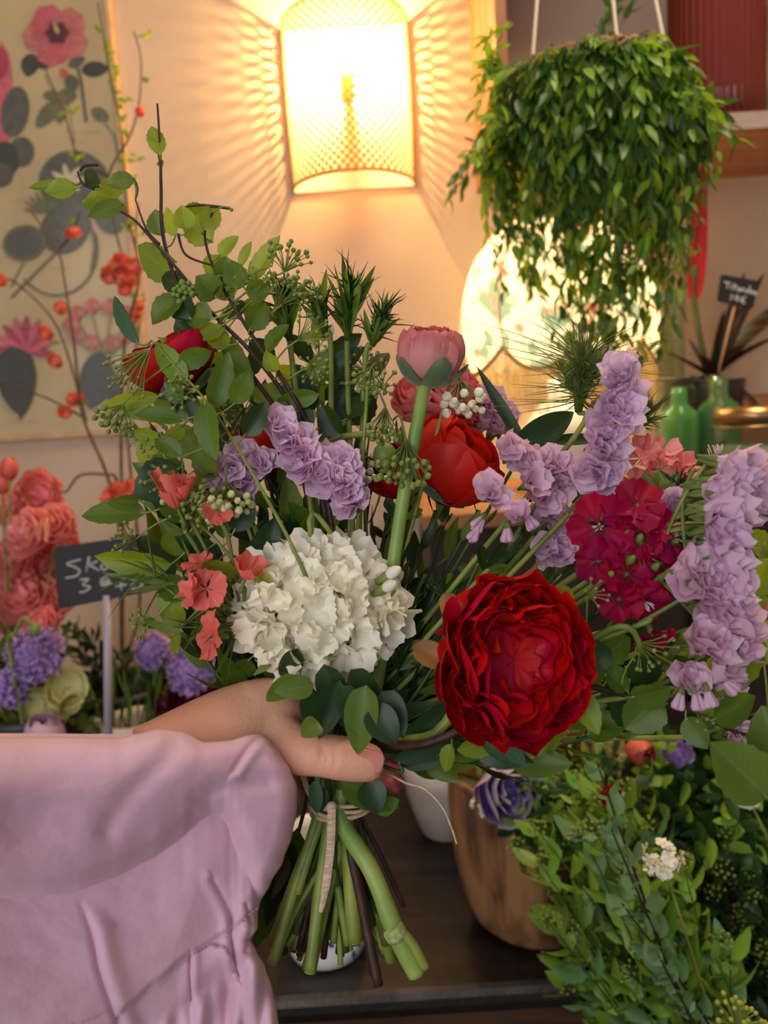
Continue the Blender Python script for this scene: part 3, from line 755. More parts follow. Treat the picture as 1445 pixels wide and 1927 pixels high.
for i, (x, y, x2, lb) in enumerate(((1172, 468, 1255, 'magenta flower sprig left of its neighbours in the tall glass vase'), (1228, 515, 1262, 'purple flower sprig nearer the fringed lamp in the tall glass vase'))):
    t = thing('flower_sprig', lb, 'flower', YP(1262, 860, 1.48)); ms = MB(); mp = MB()
    e = YP(x, y, 1.46); b0 = Vector((c.x + 0.006 * (i * 2 - 1), 1.48, RZ + 0.012)); ms.tube(smoothpts([b0, Vector((c.x, 1.48, RZ + 0.3)), e]), 0.0015, 5)
    for k in range(9): floret(mp, e + rvec() * 0.018, rvec() + BK, 0.012, 5, 0, teeth=3, nv=2)
    ms.build('stem', M_stem, t); mp.build('petals', M_mag, t)
# jar with a brass lid, right edge
M_brass = mat('brass_lid', (196, 150, 96), rough=0.3, metallic=0.8)
t, c = vessel('storage_jar', 'clear glass jar with a brassy lid at the right edge of the photo', 'jar', 1415, 1.21, 0.056, 0.12, M_glass)
m = MB(); m.lathe([(0, 0.131), (0.050, 0.131), (0.055, 0.128), (0.058, 0.112), (0.0585, 0.112), (0.056, 0.134), (0, 0.136)], c, 40); m.lathe([(0.057, 0.104), (0.060, 0.106), (0.057, 0.108)], c, 40); m.build('lid', M_brass, t)
m = MB(); m.lathe([(0, 0.008), (0.049, 0.008), (0.049, 0.075), (0, 0.078)], c, 30); m.build('contents', M_cream, t)
# wooden crate behind
bx = YP(1430, 760, 1.50); WB = thing('wooden_crate', 'small brown wooden crate against the wall on the cabinet', 'crate', (bx.x, 1.5, RZ))
m = MB(); x0 = YP(1372, 760, 1.44).x; zt2 = YP(1410, 745, 1.44).z
for z in (0, 1, 2):
    h = (zt2 - RZ) / 3; m.box((x0, 1.44, RZ + z * h + 0.002), (x0 + 0.2, 1.45, RZ + z * h + h - 0.004))
m.box((x0, 1.45, RZ), (x0 + 0.01, 1.58, zt2)); m.box((x0 + 0.19, 1.45, RZ), (x0 + 0.2, 1.58, zt2)); m.box((x0 + 0.01, 1.57, RZ), (x0 + 0.19, 1.58, zt2)); m.build('slats', M_wood, WB)
# flaming sword bromeliad
M_brd = mat('bromeliad_leaf', (46, 58, 40), (74, 34, 34), uvgrad=(0.0, 1.0), rough=0.35, trans=0.1, island=0.2)
M_brs = mat('bromeliad_band', (96, 96, 60), (70, 30, 30), noise_scale=18, rough=0.4, stripes=(1, 1, 6), trans=0.1)
M_spk = mat('flower_spike', (214, 34, 74), (226, 60, 50), uvgrad=(1.0, 0.0), rough=0.4, trans=0.3, tcol=(240, 50, 80))
bp_ = YP(1335, 850, 1.47); BR = thing('bromeliad', 'dark leaved bromeliad with one tall pink red flower spike, behind the green bottles', 'plant', (bp_.x, 1.47, RZ))
b0 = YP(1338, 715, 1.47)
m = MB(); m.lathe([(0, 0), (0.045, 0), (0.058, b0.z - RZ - 0.02), (0.060, b0.z - RZ), (0.055, b0.z - RZ), (0.05, b0.z - RZ - 0.015), (0, b0.z - RZ - 0.015)], (b0.x, 1.47, RZ), 32); m.build('pot', mat('dark_pot', (46, 40, 38), rough=0.4), BR)
m = MB()
for (x, y, w, Y, cu) in ((1262, 655, 0.030, 1.42, 0.2), (1347, 590, 0.022, 1.44, -0.3), (1400, 535, 0.03, 1.50, -0.2), (1445, 625, 0.03, 1.42, 0.3), (1448, 575, 0.035, 1.52, 0.3), (1440, 735, 0.02, 1.42, 0.7),
                         (1300, 640, 0.024, 1.5, 0.1), (1385, 640, 0.026, 1.38, 0.3), (1270, 700, 0.024, 1.40, 0.6), (1360, 650, 0.028, 1.55, 0), (1320, 660, 0.03, 1.38, 0.2), (1430, 520, 0.026, 1.54, 0.1)):
    e = YP(x, y, Y); d = e - b0; m.leaf(b0, d, Vector((0, 0, 1)) + BK * 0.4, d.length * 1.08, w, curl=cu, fold=0.5, mi=0, nu=4, nv=9, a=0.25, b=0.6)
m.build('foliage', M_brd, BR)
m = MB()
for (x, y, w, Y) in ((1452, 588, 0.042, 1.40), (1455, 560, 0.034, 1.50)):
    e = YP(x, y, Y); d = e - b0; m.leaf(b0, d, Vector((0, -0.3, 1)), d.length, w, curl=0.2, fold=0.4, nu=4, nv=9, a=0.3, b=0.5)
tag(m.build('banded_leaf', M_brs, BR), 'broad banded reddish leaf', None)
m = MB(); m.tube(smoothpts([b0, YP(1318, 640, 1.46), YP(1306, 560, 1.455), YP(1308, 500, 1.45)]), 0.0055, 8); m.build('flower_stem', mat('spike_stem', (104, 52, 34), (90, 110, 50), rough=0.5, noise_scale=20), BR)
m = MB(); q0 = YP(1305, 570, 1.455); q1 = YP(1322, 318, 1.44); d = q1 - q0
for s_ in (0.0, 0.0015):
    m.leaf(q0 + BK * s_, d, BK, d.length, 0.034, fold=0.15, nu=6, nv=18, a=0.35, b=0.7)
for i in range(18):
    t = i / 18; p = q0 + d * t; sx = 1 if i % 2 else -1
    m.leaf(p, d.normalized() + RT * 0.16 * sx, BK, 0.05 * (1 - t * 0.4), 0.018 * (1 - t * 0.4), fold=0.5, nu=4, nv=6)
m.build('flower_spike', M_spk, BR)
# chalk price sign on a stick
M_slate = mat('chalkboard', (13, 13, 15), (18, 18, 20), noise_scale=20, rough=0.6)
M_chalk = mat('chalk', (226, 224, 220), rough=0.9)
M_chalkg = mat('chalk_soft', (168, 166, 166), rough=0.9)
M_stick = mat('stick_wood', (206, 160, 118), rough=0.6)
def board(name, label, corners, d, thick, strokes, lw, stick, stick_r, rotpin=None, edge=None, chalk=None):
    pts = [P(x, y, d) for x, y in corners]; n = -(pts[1] - pts[0]).cross(pts[3] - pts[0]).normalized()
    if n.dot(BK) < 0: n = -n
    t = thing(name, label, 'sign', P(stick[-1][0], stick[-1][1], d))
    m = MB(); k = len(pts)
    # rounded corners
    out = []
    for i in range(4):
        a, b, c = pts[i - 1], pts[i], pts[(i + 1) % 4]
        r = 0.004
        for s in (0, .5, 1):
            q = b + (a - b).normalized() * r * (1 - s) + (c - b).normalized() * r * s - ((a - b).normalized() + (c - b).normalized()) * (-0.0 if s != .5 else -0.0)
            if s == .5: q = b + ((a - b).normalized() + (c - b).normalized()) * r * 0.3
            out.append(q)
    b0 = len(m.v); L_ = len(out)
    for q in out: m.v.append(tuple(q))
    for q in out: m.v.append(tuple(q - n * thick))
    m.face([b0 + i for i in range(L_)], smooth=False); m.face([b0 + L_ + i for i in range(L_)][::-1], smooth=False)
    for i in range(L_): m.face((b0 + i, b0 + L_ + i, b0 + L_ + (i + 1) % L_, b0 + (i + 1) % L_), smooth=False)
    m.build('slate', M_slate, t)
    m = MB()
    A, B, D_ = pts[0], pts[1], pts[3]
    def onb(x, y):
        r = ray(x, y); s = (A - CAM).dot(n) / r.dot(n); return CAM + r * s
    for st in strokes:
        if len(st) == 1: st = [st[0], (st[0][0] + 1, st[0][1] + 0.5)]
        q = smoothpts([onb(x, y) + n * 0.0004 for x, y in st], 4) if len(st) > 2 else [onb(x, y) + n * 0.0004 for x, y in st]
        m.tube(q, lw, 6, squash=(n, 0.3))
    m.build('chalk_writing', chalk or M_chalk, t)
    m = MB(); m.tube([P(x, y, d + 0.004) for x, y in stick], stick_r, 6); m.build('stake', edge or M_stick, t)
    return t
board('price_sign', 'small tilted black chalk sign above the bromeliad leaves', [(1357, 516), (1428, 529), (1417, 581), (1350, 566)], 1.36, 0.003,
      [[(1361, 530), (1376, 533)], [(1369, 532), (1367, 544)], [(1375, 538), (1374, 545)], [(1381, 534), (1379, 546)], [(1385, 535), (1383, 547)], [(1392, 541), (1388, 543), (1389, 548), (1393, 546), (1392, 542), (1393, 549)],
       [(1396, 549), (1397, 543), (1401, 544), (1401, 550)], [(1409, 546), (1405, 547), (1405, 551), (1409, 550), (1411, 538)], [(1412, 547), (1412, 552)], [(1418, 547), (1414, 549), (1418, 551), (1414, 554)], [(1423, 549), (1420, 551), (1420, 555), (1424, 554), (1424, 549)],
       [(1377, 554), (1374, 566)], [(1386, 555), (1382, 562), (1390, 564)], [(1389, 556), (1387, 569)], [(1404, 560), (1398, 559), (1395, 565), (1397, 570), (1402, 571)], [(1394, 563), (1401, 565)], [(1393, 566), (1400, 568)]],
      0.0009, [(1383, 572), (1366, 640), (1352, 700)], 0.0018)
board('price_sign', 'large black chalk price sign on a plastic stake among the lilac flowers', [(102, 1030), (291, 1003), (297, 1110), (109, 1147)], 1.02, 0.003,
      [[(152, 1053), (126, 1061), (140, 1067), (150, 1074), (144, 1084), (123, 1088)],
       [(168, 1047), (163, 1076)], [(184, 1056), (168, 1063)], [(168, 1063), (187, 1074)], [(198, 1060), (190, 1066), (196, 1073), (203, 1066), (197, 1060)], [(210, 1055), (210, 1068), (218, 1068), (220, 1054)],
       [(150, 1091), (167, 1090), (156, 1100), (170, 1105), (160, 1113), (150, 1115)], [(204, 1084), (191, 1091), (193, 1102), (212, 1098)], [(192, 1096), (207, 1091)], [(193, 1099), (208, 1095)],
       [(217, 1104), (239, 1100)], [(227, 1094), (229, 1111)], [(246, 1103), (254, 1098), (248, 1111), (261, 1107), (270, 1099)], [(261, 1097), (268, 1095)]],
      0.0017, [(202, 1120), (203, 1250), (204, 1404)], 0.0062, edge=mat('stake_plastic', (170, 160, 168), rough=0.35), chalk=M_chalkg)

# ---- left side: quince branches, lisianthus, scabious, hellebores and their pots
def pot(name, label, cat, px, pyt, Y, r0, r1, mt, prof=None, pyb=None, group=None):
    """open pot: rim at pixel height pyt, standing on the table"""
    top = YP(px, pyt, Y); h = top.z - TABZ; c = Vector((top.x, Y, TABZ)); t = thing(name, label, cat, c, group)
    m = MB(); p = [(0, 0), (r0 * 0.95, 0), (r0, 0.005)] + [(r0 + (r1 - r0) * (k / 8) ** 0.9, 0.005 + (h - 0.005) * k / 8) for k in range(1, 9)] + [(r1 - 0.005, h), (r1 - 0.006, h - 0.01), (r0 * 0.9, 0.012), (0, 0.012)]
    m.lathe(p, c, 40); m.build('pot_wall', mt, t)
    m = MB(); m.lathe([(r1 - 0.001, h - 0.012), (r1 + 0.004, h - 0.010), (r1 + 0.004, h + 0.001), (r1 - 0.006, h + 0.002), (r1 - 0.006, h - 0.01)], c, 40); m.build('rim', mt, t)
    return c, h
M_potw = mat('pot_cream', (214, 204, 184), (196, 184, 164), noise_scale=20, rough=0.6)
M_potg = mat('pot_dark_grey', (72, 70, 66), (52, 50, 48), noise_scale=20, rough=0.5)
cA, hA = pot('flower_bucket', 'dark grey bucket behind the chalk price sign stake', 'bucket', 232, 1285, 1.30, 0.065, 0.085, M_potg)
cB, hB = pot('plant_pot', 'cream pot right of the sign stake, low between the flower stems', 'pot', 250, 1352, 1.12, 0.035, 0.045, M_potw)
cC, hC = pot('plant_pot', 'pale cream pot left of the sign stake, only its rim showing', 'pot', 150, 1378, 1.08, 0.035, 0.045, M_potw)
cD, hD = pot('flower_bucket', 'dark bucket at the left photo edge, under the pink flowers', 'bucket', -10, 1240, 1.20, 0.08, 0.10, M_potg)
cE, hE = pot('flower_bucket', 'dark bucket behind the forearm holding burgundy flowers', 'bucket', 370, 1345, 1.14, 0.06, 0.07, M_potg)
cF, hF = pot('flower_bucket', 'dark bucket at the lower left, under the pale hellebores', 'bucket', 60, 1330, 1.10, 0.06, 0.07, M_potg)
M_bark = mat('quince_bark', (112, 84, 62), (84, 58, 44), noise_scale=60, rough=0.7)
M_blos = mat('quince_blossom', (252, 172, 136), (248, 138, 112), rough=0.5, trans=0.3, tcol=(250, 140, 90), island=0.1)
def quince(label, pts, Y, twigs, blossoms, leaves, base=None):
    base = base or Vector((cA.x, cA.y, TABZ + 0.02)); t = thing('quince_branch', label, 'branch', base)
    w = [YP(x, y, Y + 0.02 * math.sin(i * 1.7)) for i, (x, y) in enumerate(pts)]
    ms = MB(); sp = smoothpts([base, Vector((cA.x, cA.y, TABZ + hA))] + w, 5); n = len(sp); ms.tube(sp, [0.0038 - 0.0026 * i / n for i in range(n)], 7)
    for tw in twigs:
        q = smoothpts([YP(x, y, Y + 0.005 * i) for i, (x, y) in enumerate(tw)], 5); ms.tube(q, [0.0024 - 0.0012 * i / len(q) for i in range(len(q))], 6)
    ms.build('bark', M_bark, t)
    ml = MB()
    for (x, y) in leaves:
        for k in range(3):
            p = YP(x + U(-6, 6), y + U(-6, 6), Y); ml.leaf(p, DIR(U(-1, 1), U(-.3, 1), U(-.3, .6)), BK + rvec() * .5, 0.016 * U(.7, 1.2), 0.008, nu=2, nv=4, mi=0)
    if leaves: ml.build('foliage', M_leaf, t)
    mp = MB()
    for (x, y, s) in blossoms:
        p = YP(x, y, Y - 0.01); ranunculus(mp, p, BK + rvec() * 0.6, 0.0105 * s, nlay=3, npet=5, open_=80, open_in=110, core=.5, nu=4, nv=4, ruf=0.06)
    if blossoms: mp.build('blossoms', M_blos, t)
quince('quince branch with coral blossoms rising left of the others, across the poster', [(225, 1000), (200, 890), (155, 780), (140, 650), (120, 520), (108, 470), (60, 400)], 1.36,
       [[(160, 785), (110, 620), (40, 540), (0, 520)], [(165, 790), (90, 750), (0, 720)], [(110, 470), (135, 440), (150, 400)]],
       [(142, 436, 1.1), (130, 440, .8), (112, 580, 1.3), (84, 627, 1.4), (102, 680, 1.4), (136, 750, 1.3), (122, 776, 1.3), (146, 748, 1.1), (0, 528, 1.2)], [(105, 690), (95, 640), (145, 770), (130, 420)])
quince('tallest quince branch with small green leaves, standing before the poster edge', [(232, 1000), (228, 850), (235, 640), (262, 520), (240, 400), (230, 260), (205, 130), (184, 5)], 1.38,
       [[(240, 520), (215, 420), (205, 330), (245, 255), (262, 190), (265, 110), (252, 60)], [(205, 330), (150, 300), (120, 210), (85, 130)], [(262, 520), (255, 440), (262, 380)]],
       [(215, 500, 1.6), (228, 492, 1.5), (205, 520, 1.6), (250, 500, 1.7), (245, 525, 1.5), (225, 525, 1.6), (262, 210, .9), (235, 545, 1.2)],
       [(190, 60), (195, 88), (205, 100), (212, 120), (218, 150), (213, 170), (225, 200), (235, 190), (232, 225), (240, 255), (250, 300), (232, 300), (255, 420), (265, 440), (240, 430), (130, 215), (145, 300), (270, 150), (272, 70), (250, 340)])
quince('bare brown quince twig curling left above the pink flowers', [(230, 1000), (220, 905), (198, 893), (150, 895), (125, 925), (105, 925)], 1.30, [], [(205, 935, 1.8), (222, 925, 1.7), (240, 930, 1.5), (250, 915, 1.4)], [])
quince('thin quince branch with pale coral blossoms close to the bouquet', [(262, 1150), (258, 1000), (245, 880), (238, 760), (258, 640), (272, 560)], 1.40, [], [(255, 590, 1.1), (248, 602, 1.0), (262, 575, 1.0)], [(262, 560), (250, 620)])

M_lis = mat('lisianthus_petal', (250, 158, 176), (252, 190, 178), uvgrad=(0.3, 1.0), rough=0.5, trans=0.3, tcol=(252, 160, 150), island=0.12, hue=0.012)
M_sca = mat('scabious_petal', (190, 160, 220), (206, 172, 224), rough=0.6, trans=0.25, island=0.12, hue=0.01)
M_hel = mat('hellebore_petal', (214, 206, 142), (196, 200, 128), rough=0.5, trans=0.25, island=0.1)
M_bur = mat('burgundy_petal', (110, 24, 40), (140, 36, 80), rough=0.5, trans=0.15, island=0.2)
def bg_flower(name, label, px, py, Y, base, kind, R, mt, axis=None, cat='flower', group=None, over=0.0, foliage=3):
    c = YP(px, py, Y); axis = axis or (BK + UP * U(0, .5) + RT * U(-.4, .4)); t = thing(name, label, cat, base, group); mp = MB(); ms = MB()
    axis = Vector(axis).normalized()
    if kind == 'lis': ranunculus(mp, c, axis, R, nlay=5, npet=5, open_=84, open_in=112, ruf=0.10, nu=7, nv=5, core=.25, dome=.2)
    elif kind == 'sca': scabiosa(mp, c, axis, R)
    elif kind == 'hel': ranunculus(mp, c, axis, R, nlay=2, npet=5, open_=72, open_in=60, ruf=0.04, nu=6, nv=5, core=.85, dome=0)
    elif kind == 'bud': ranunculus(mp, c, axis, R, nlay=3, npet=3, open_=150, open_in=165, ruf=0.02, nu=7, nv=6, core=.7, dome=0, squash=1.35)
    elif kind == 'anem':
        ranunculus(mp, c, axis, R, nlay=4, npet=4, open_=96, open_in=120, ruf=0.13, wn=3, nu=9, nv=6, core=.35, dome=.1)
    bk = c - axis * R * 0.7; base = Vector(base)
    mid = bk.lerp(base, 0.5) + Vector((0, 0.0, 0.02)); 
    if over: mid = bk + Vector((-over, 0, 0.03))
    pts = smoothpts([bk, bk - axis * R * 0.8 + Vector((0, 0, -0.01)), mid, base], 5); ms.tube(pts, 0.0018, 6)
    ms.build('stem', M_stem, t); mp.build('petals', [mt, M_bud], t)
    if foliage:
        ml = MB(); leafy(None, ml, [bk, bk.lerp(base, .5), base.lerp(bk, .25)], .001, .001, foliage, 0.05, 0.014, nu=2, nv=5, mi=0, spread=.6); ml.build('foliage', M_leafm, t)
    return t
k = 0
places = {0: 'topmost', 1: 'upper'}
for (x, y, s, lb) in ((75, 925, 1.0, 'topmost pink lisianthus bloom in the cluster at the left edge'), (20, 950, 1.0, 'pink lisianthus bloom under the red buds at the left photo edge'), (95, 985, 1.05, 'pink lisianthus bloom on the right flank of the cluster, second from its top'),
                      (45, 1000, 1.1, 'pink lisianthus bloom in the middle of the upper cluster'), (118, 1028, .8, 'cream tinged lisianthus bloom just above the corner of the large chalk sign'), (15, 1055, 1.05, 'pink lisianthus bloom half cut by the left edge, level with the sign'),
                      (78, 1060, 1.1, 'pink lisianthus bloom touching the left side of the large chalk sign'), (40, 1120, 1.25, 'largest pink lisianthus bloom, low at the left edge'), (98, 1125, 1.05, 'pink lisianthus bloom beside the lower left corner of the large chalk sign'), (5, 1160, .9, 'lowest pink lisianthus bloom at the left photo edge'), (75, 1172, .8, 'pink lisianthus bloom just above the lilac scabious ball')):
    bg_flower('lisianthus', lb, x, y, U(1.12, 1.2), (cD.x + U(-.03, .03), cD.y, TABZ + 0.03), 'lis', 0.036 * s, M_lis, group='pink lisianthus in the left bucket', axis=BK + RT * U(-.4, .6) + UP * U(-.1, .6))
for (x, y, lb) in ((17, 882, 'small red rosebud above the pink lisianthus cluster'), (4, 908, 'small red orange bud cut by the left photo edge')):
    bg_flower('rosebud', lb, x, y, 1.14, (cD.x, cD.y, TABZ + .03), 'bud', 0.013, M_coral, axis=UP, foliage=2)
scab = [(70, 1232, .049, 'large lilac scabious ball under the pink lisianthus', BK + UP * .2), (22, 1292, .038, 'lilac scabious facing right at the left photo edge', BK * .5 + RT * .8), (290, 1225, .034, 'smaller pale lilac scabious right of the sign stake', BK + UP * .3),
        (362, 1262, .044, 'large lilac scabious just above the forearm', BK + UP * .3), (425, 1238, .034, 'deep violet scabious partly behind the white flower head', BK + RT * .3), (372, 1205, .03, 'lilac scabious peeking out beneath the coral floret', BK)]
for (x, y, R, lb, ax) in scab:
    b = (cF.x + .01, cF.y, TABZ + .03) if x < 200 else (cE.x, cE.y, TABZ + .03)
    bg_flower('scabious', lb, x, y, 1.04 if x < 200 else 1.10, b, 'sca', R, M_sca, axis=ax, group='lilac scabious')
# drooping neck of a stem over the scabious
t = thing('nodding_stem', 'pale green nodding stem arching over the lilac scabious at the left', 'flower stem', (cF.x, cF.y, TABZ + .03)); m = MB()
m.tube(smoothpts([YP(62, 1178, 1.0), YP(45, 1163, 1.0), YP(30, 1190, 1.0), YP(22, 1250, 1.01), Vector((cF.x, cF.y, TABZ + .03))], 7), 0.0027, 8); m.build('stem', M_stem, t)
m = MB(); m.ball(YP(66, 1184, 1.0), 0.007, 0, 10, 8, sc=(1, 1, 1.3)); m.build('bud', M_bud, t)
for (x, y, R, lb, ax) in ((72, 1345, .040, 'cream hellebore bloom hanging low beside the dark bucket', BK + UP * -.5), (132, 1295, .032, 'pale yellow hellebore bloom right of the lilac scabious', BK + RT * .8 + UP * .3), (138, 1335, .022, 'small pale hellebore bloom hanging under its neighbour', BK * .5 + RT - UP * .5), (85, 1385, .026, 'white and pink tulip bloom just above the sleeve', UP + BK * .4)):
    bg_flower('hellebore', lb, x, y, 1.02, (cF.x + .03, cF.y, TABZ + .03), 'hel' if R != .026 else 'bud', R, M_hel if R != .026 else M_lilacp, axis=ax)
for (x, y, R, lb) in ((308, 1322, .026, 'burgundy bloom left of its neighbours behind the forearm'), (345, 1335, .024, 'dark red bloom low behind the forearm'), (395, 1310, .026, 'plum coloured bloom under the large scabious'), (380, 1345, .022, 'plum coloured bloom touching the forearm outline'), (440, 1290, .024, 'plum coloured bloom nearest the wrist')):
    bg_flower('burgundy_flower', lb, x, y, 1.12, (cE.x, cE.y, TABZ + .03), 'lis', R, M_bur, group='burgundy blooms')
def bush(name, label, base, pts_e, n, L, W, mts, cat='plant', r=0.0016, mi=[0, 1], spread=.9, serr=0.0, nu=2, nv=5, group=None, umb=0, mst=None, jit=0.0):
    t = thing(name, label, cat, base, group); ms = MB(); ml = MB(); mb = MB(); base = Vector(base)
    for e in pts_e:
        mid = base.lerp(e, .5) + Vector((U(-.02, .02), U(-.02, .02), 0.03)) 
        leafy(ms, ml, [base, mid, e], r, r * .4, n, L, W, mi=mi, spread=spread, serr=serr, nu=nu, nv=nv, start=.18, k=5)
        for q in range(umb): umbel(ms, mb, e.lerp(mid, q * .25) + rvec() * .01, (e - mid).normalized() + rvec() * .5, 0.013, n=14, br=0.0019, spread=1.2, rs=0.0004)
    ms.build('stems', mst or M_stemd, t); ml.build('foliage', mts, t)
    if umb: mb.build('bud_clusters', mat('umbel_yellow_green' + str(len(MATS)), (160, 168, 62), (120, 140, 50), rough=.6, trans=.2), t)
    return t
M_silv = mat('leaf_silver', (150, 164, 146), (120, 138, 118), rough=.5, trans=.2, island=.15)
bush('leafy_plant', 'dark green foliage behind the chalk sign stake', (cA.x, cA.y, TABZ + hA * .6), [YP(x, y, 1.27) for x, y in ((130, 1180), (150, 1220), (170, 1200), (180, 1290), (230, 1230), (250, 1280), (310, 1290), (120, 1280), (340, 1240), (290, 1330))], 16, .045, .02, [M_leafd, M_leafd])
bush('leafy_plant', 'dark leafy stems in the bucket at the left edge', (cD.x, cD.y, TABZ + hD * .5), [YP(x, y, 1.2) for x, y in ((10, 1180), (60, 1190), (110, 1175), (130, 1200), (40, 1250), (0, 1230), (110, 1250))], 14, .045, .018, [M_leafd, M_leafm])
bush('leafy_plant', 'grassy green stems rising above the cream pot', (cB.x, cB.y, TABZ + hB * .5), [YP(x, y, 1.1) for x, y in ((290, 1260), (270, 1280), (235, 1300), (300, 1270), (255, 1290), (180, 1330), (215, 1300))], 5, .09, .009, [M_leafm, M_leafd], spread=.3)
bush('leafy_plant', 'silvery leaved stems low behind the forearm', (cE.x, cE.y, TABZ + hE * .6), [YP(x, y, 1.1) for x, y in ((330, 1370), (300, 1385), (350, 1370), (280, 1375))], 7, .03, .012, [M_silv, M_leafd])
bush('leafy_plant', 'dark green leaves around the pale hellebores', (cF.x, cF.y, TABZ + hF * .5), [YP(x, y, 1.07) for x, y in ((20, 1340), (60, 1310), (100, 1330), (150, 1370), (160, 1330), (30, 1380), (115, 1290))], 12, .05, .018, [M_leafd, M_leafm])

# ---- right side: terracotta vase, white pot, small flowers, big foliage bunches
M_terra = mat('rustic_glaze', (160, 118, 78), (84, 52, 34), noise_scale=11, rough=0.38, bump=0.3, bump_scale=30, stripes=(3, 3, 0.7), coat=0.15)
bt = ZP(985, 1792, TABZ); VY = bt.y + 0.07
vt = YP(900, 1490, VY); vc = Vector((YP(1010, 1700, VY).x, VY, TABZ)); hh = YP(960, 1498, VY - .08).z - TABZ
t = thing('rustic_vase', 'big rustic brown glazed vase on the dark table right of the cut stems', 'vase', vc)
R0 = (vc - YP(846, 1560, VY)).x
prof = [(0, 0.001), (R0 * .5, 0.001), (R0 * .66, 0.004), (R0 * .78, hh * .08), (R0 * .88, hh * .22), (R0 * .95, hh * .42), (R0 * .985, hh * .62), (R0, hh * .8), (R0 * .985, hh * .95), (R0 * .97, hh), (R0 * .93, hh), (R0 * .92, hh * .9), (R0 * .8, hh * .2), (0, hh * .1)]
m = MB(); m.lathe(prof, vc, 64); m.build('vase_body', M_terra, t)
m = MB(); m.lathe([(R0 * .975, hh - .006), (R0 * 1.01, hh - .003), (R0 * 1.01, hh + .004), (R0 * .95, hh + .006), (R0 * .92, hh)], vc, 64); m.build('rim', M_terra, t)
M_wpot = mat('greyish_pot', (206, 196, 182), (186, 176, 162), noise_scale=10, rough=.5)
pz = ZP(838, 1588, TABZ); pc = Vector((pz.x + 0.005, pz.y + .04, TABZ)); ph_ = YP(800, 1420, pc.y).z - TABZ
t = thing('plant_pot', 'greyish white tapered pot behind the rustic vase', 'pot', pc)
m = MB(); m.lathe([(0, 0), (.036, 0), (.040, .004), (.055, ph_ * .35), (.066, ph_ * .7), (.072, ph_), (.067, ph_), (.06, ph_ * .7), (0, .01)], pc, 44); m.build('pot_wall', M_wpot, t)
# white and blue vase under the stems
wv = ZP(612, 1838, TABZ); wc = Vector((wv.x, wv.y + .052, TABZ))
t = thing('china_vase', 'small white china vase with blue flowers standing behind the cut stems', 'vase', wc)
m = MB(); hv = .17; m.lathe([(0, .001), (.040, .001), (.049, .006), (.0525, .02), (.054, .05), (.052, .09), (.044, .13), (.036, .155), (.038, hv), (.034, hv), (.032, .155), (.045, .09), (.046, .03), (0, .012)], wc, 48); m.build('vase_body', M_ceram, t)
m = MB(); M_blue = mat('china_blue', (42, 60, 110), (70, 90, 140), noise_scale=80, rough=.3, coat=.5)
for k in range(26):
    a = PI * 1.5 + U(-1.2, 1.2); z = U(.02, .10); r = .0536 if z > .03 else .0528
    c0 = wc + Vector((r * math.cos(a), r * math.sin(a), z)); nrm = Vector((math.cos(a), math.sin(a), 0)); tn = Vector((-math.sin(a), math.cos(a), 0))
    m.leaf(c0 + nrm * .0006, tn * U(-1, 1) + Vector((0, 0, U(-1, 1))), nrm, .014, .006, fold=-.1, nu=2, nv=4)
tag(m.build('painted_flowers', M_blue, t), 'blue painted flowers', None)

M_anem = mat('anemone_petal', (118, 86, 178), (226, 214, 224), uvgrad=(.6, 1.0), rough=.5, trans=.25, island=.08)
bb = Vector((vc.x, vc.y, TABZ + .03))
bg_flower('anemone', 'violet bloom with white petal edges over the rim of the rustic vase', 957, 1492, vc.y - R0 - .035, bb, 'anem', .036, M_anem, axis=BK + RT * .3 + UP * .1, over=-.03)
M_palem = mat('pale_yellow_petal', (232, 226, 176), (214, 208, 150), rough=.5, trans=.25, island=.1)
for (x, y, Y, R, mt, lb, kd) in ((1205, 1414, .84, .015, M_coral, 'small red rosebud right of the cream stock flower', 'bud'), (1068, 1405, 1.0, .016, M_red, 'small red bloom under the large red ranunculus', 'lis'), (1148, 1405, .86, .022, M_palem, 'cream bloom hanging below the pointed light leaf', 'lis'),
                           (1275, 1415, .84, .018, M_sca, 'dull violet bloom right of the red rosebud', 'lis'), (842, 1415, 1.12, .034, M_palem, 'pale yellow bloom above the greyish pot', 'lis'), (1150, 1500, .70, .011, M_red, 'tiny red bloom deep in the green foliage bunch', 'lis'), (1082, 1340, 1.02, .02, M_palem, 'cream bloom just right of the large red ranunculus', 'lis'),
                           (735, 1465, 1.16, .022, M_pinkp, 'pink bloom behind the thumb tip', 'lis'), (1408, 1140, 1.0, .03, M_salmon, 'peach bloom at the right photo edge behind the lilac statice', 'lis')):
    bg_flower('small_flower' if kd != 'bud' else 'rosebud', lb, x, y, Y, bb if x > 900 and x != 735 else Vector((pc.x, pc.y, TABZ + .02)), kd, R, mt, foliage=4)
# white clustered blooms (viburnum)
def whitecluster(label, x, y, Y, R, base, n=22):
    c = YP(x, y, Y); t = thing('white_flower_cluster', label, 'flower', base, 'white clustered blooms at the lower right'); mp = MB(); ms = MB()
    for i in range(n):
        d = (BK * .7 + rvec()).normalized(); floret(mp, c + d * R * U(.7, 1), d, R * .36, 5, 0, teeth=3, nv=2, ruf=.15)
    ms.tube(smoothpts([c, c.lerp(Vector(base), .4) + Vector((0, 0, .01)), base], 5), .0015, 6); ms.build('stem', M_stem, t); mp.build('petals', M_white, t)
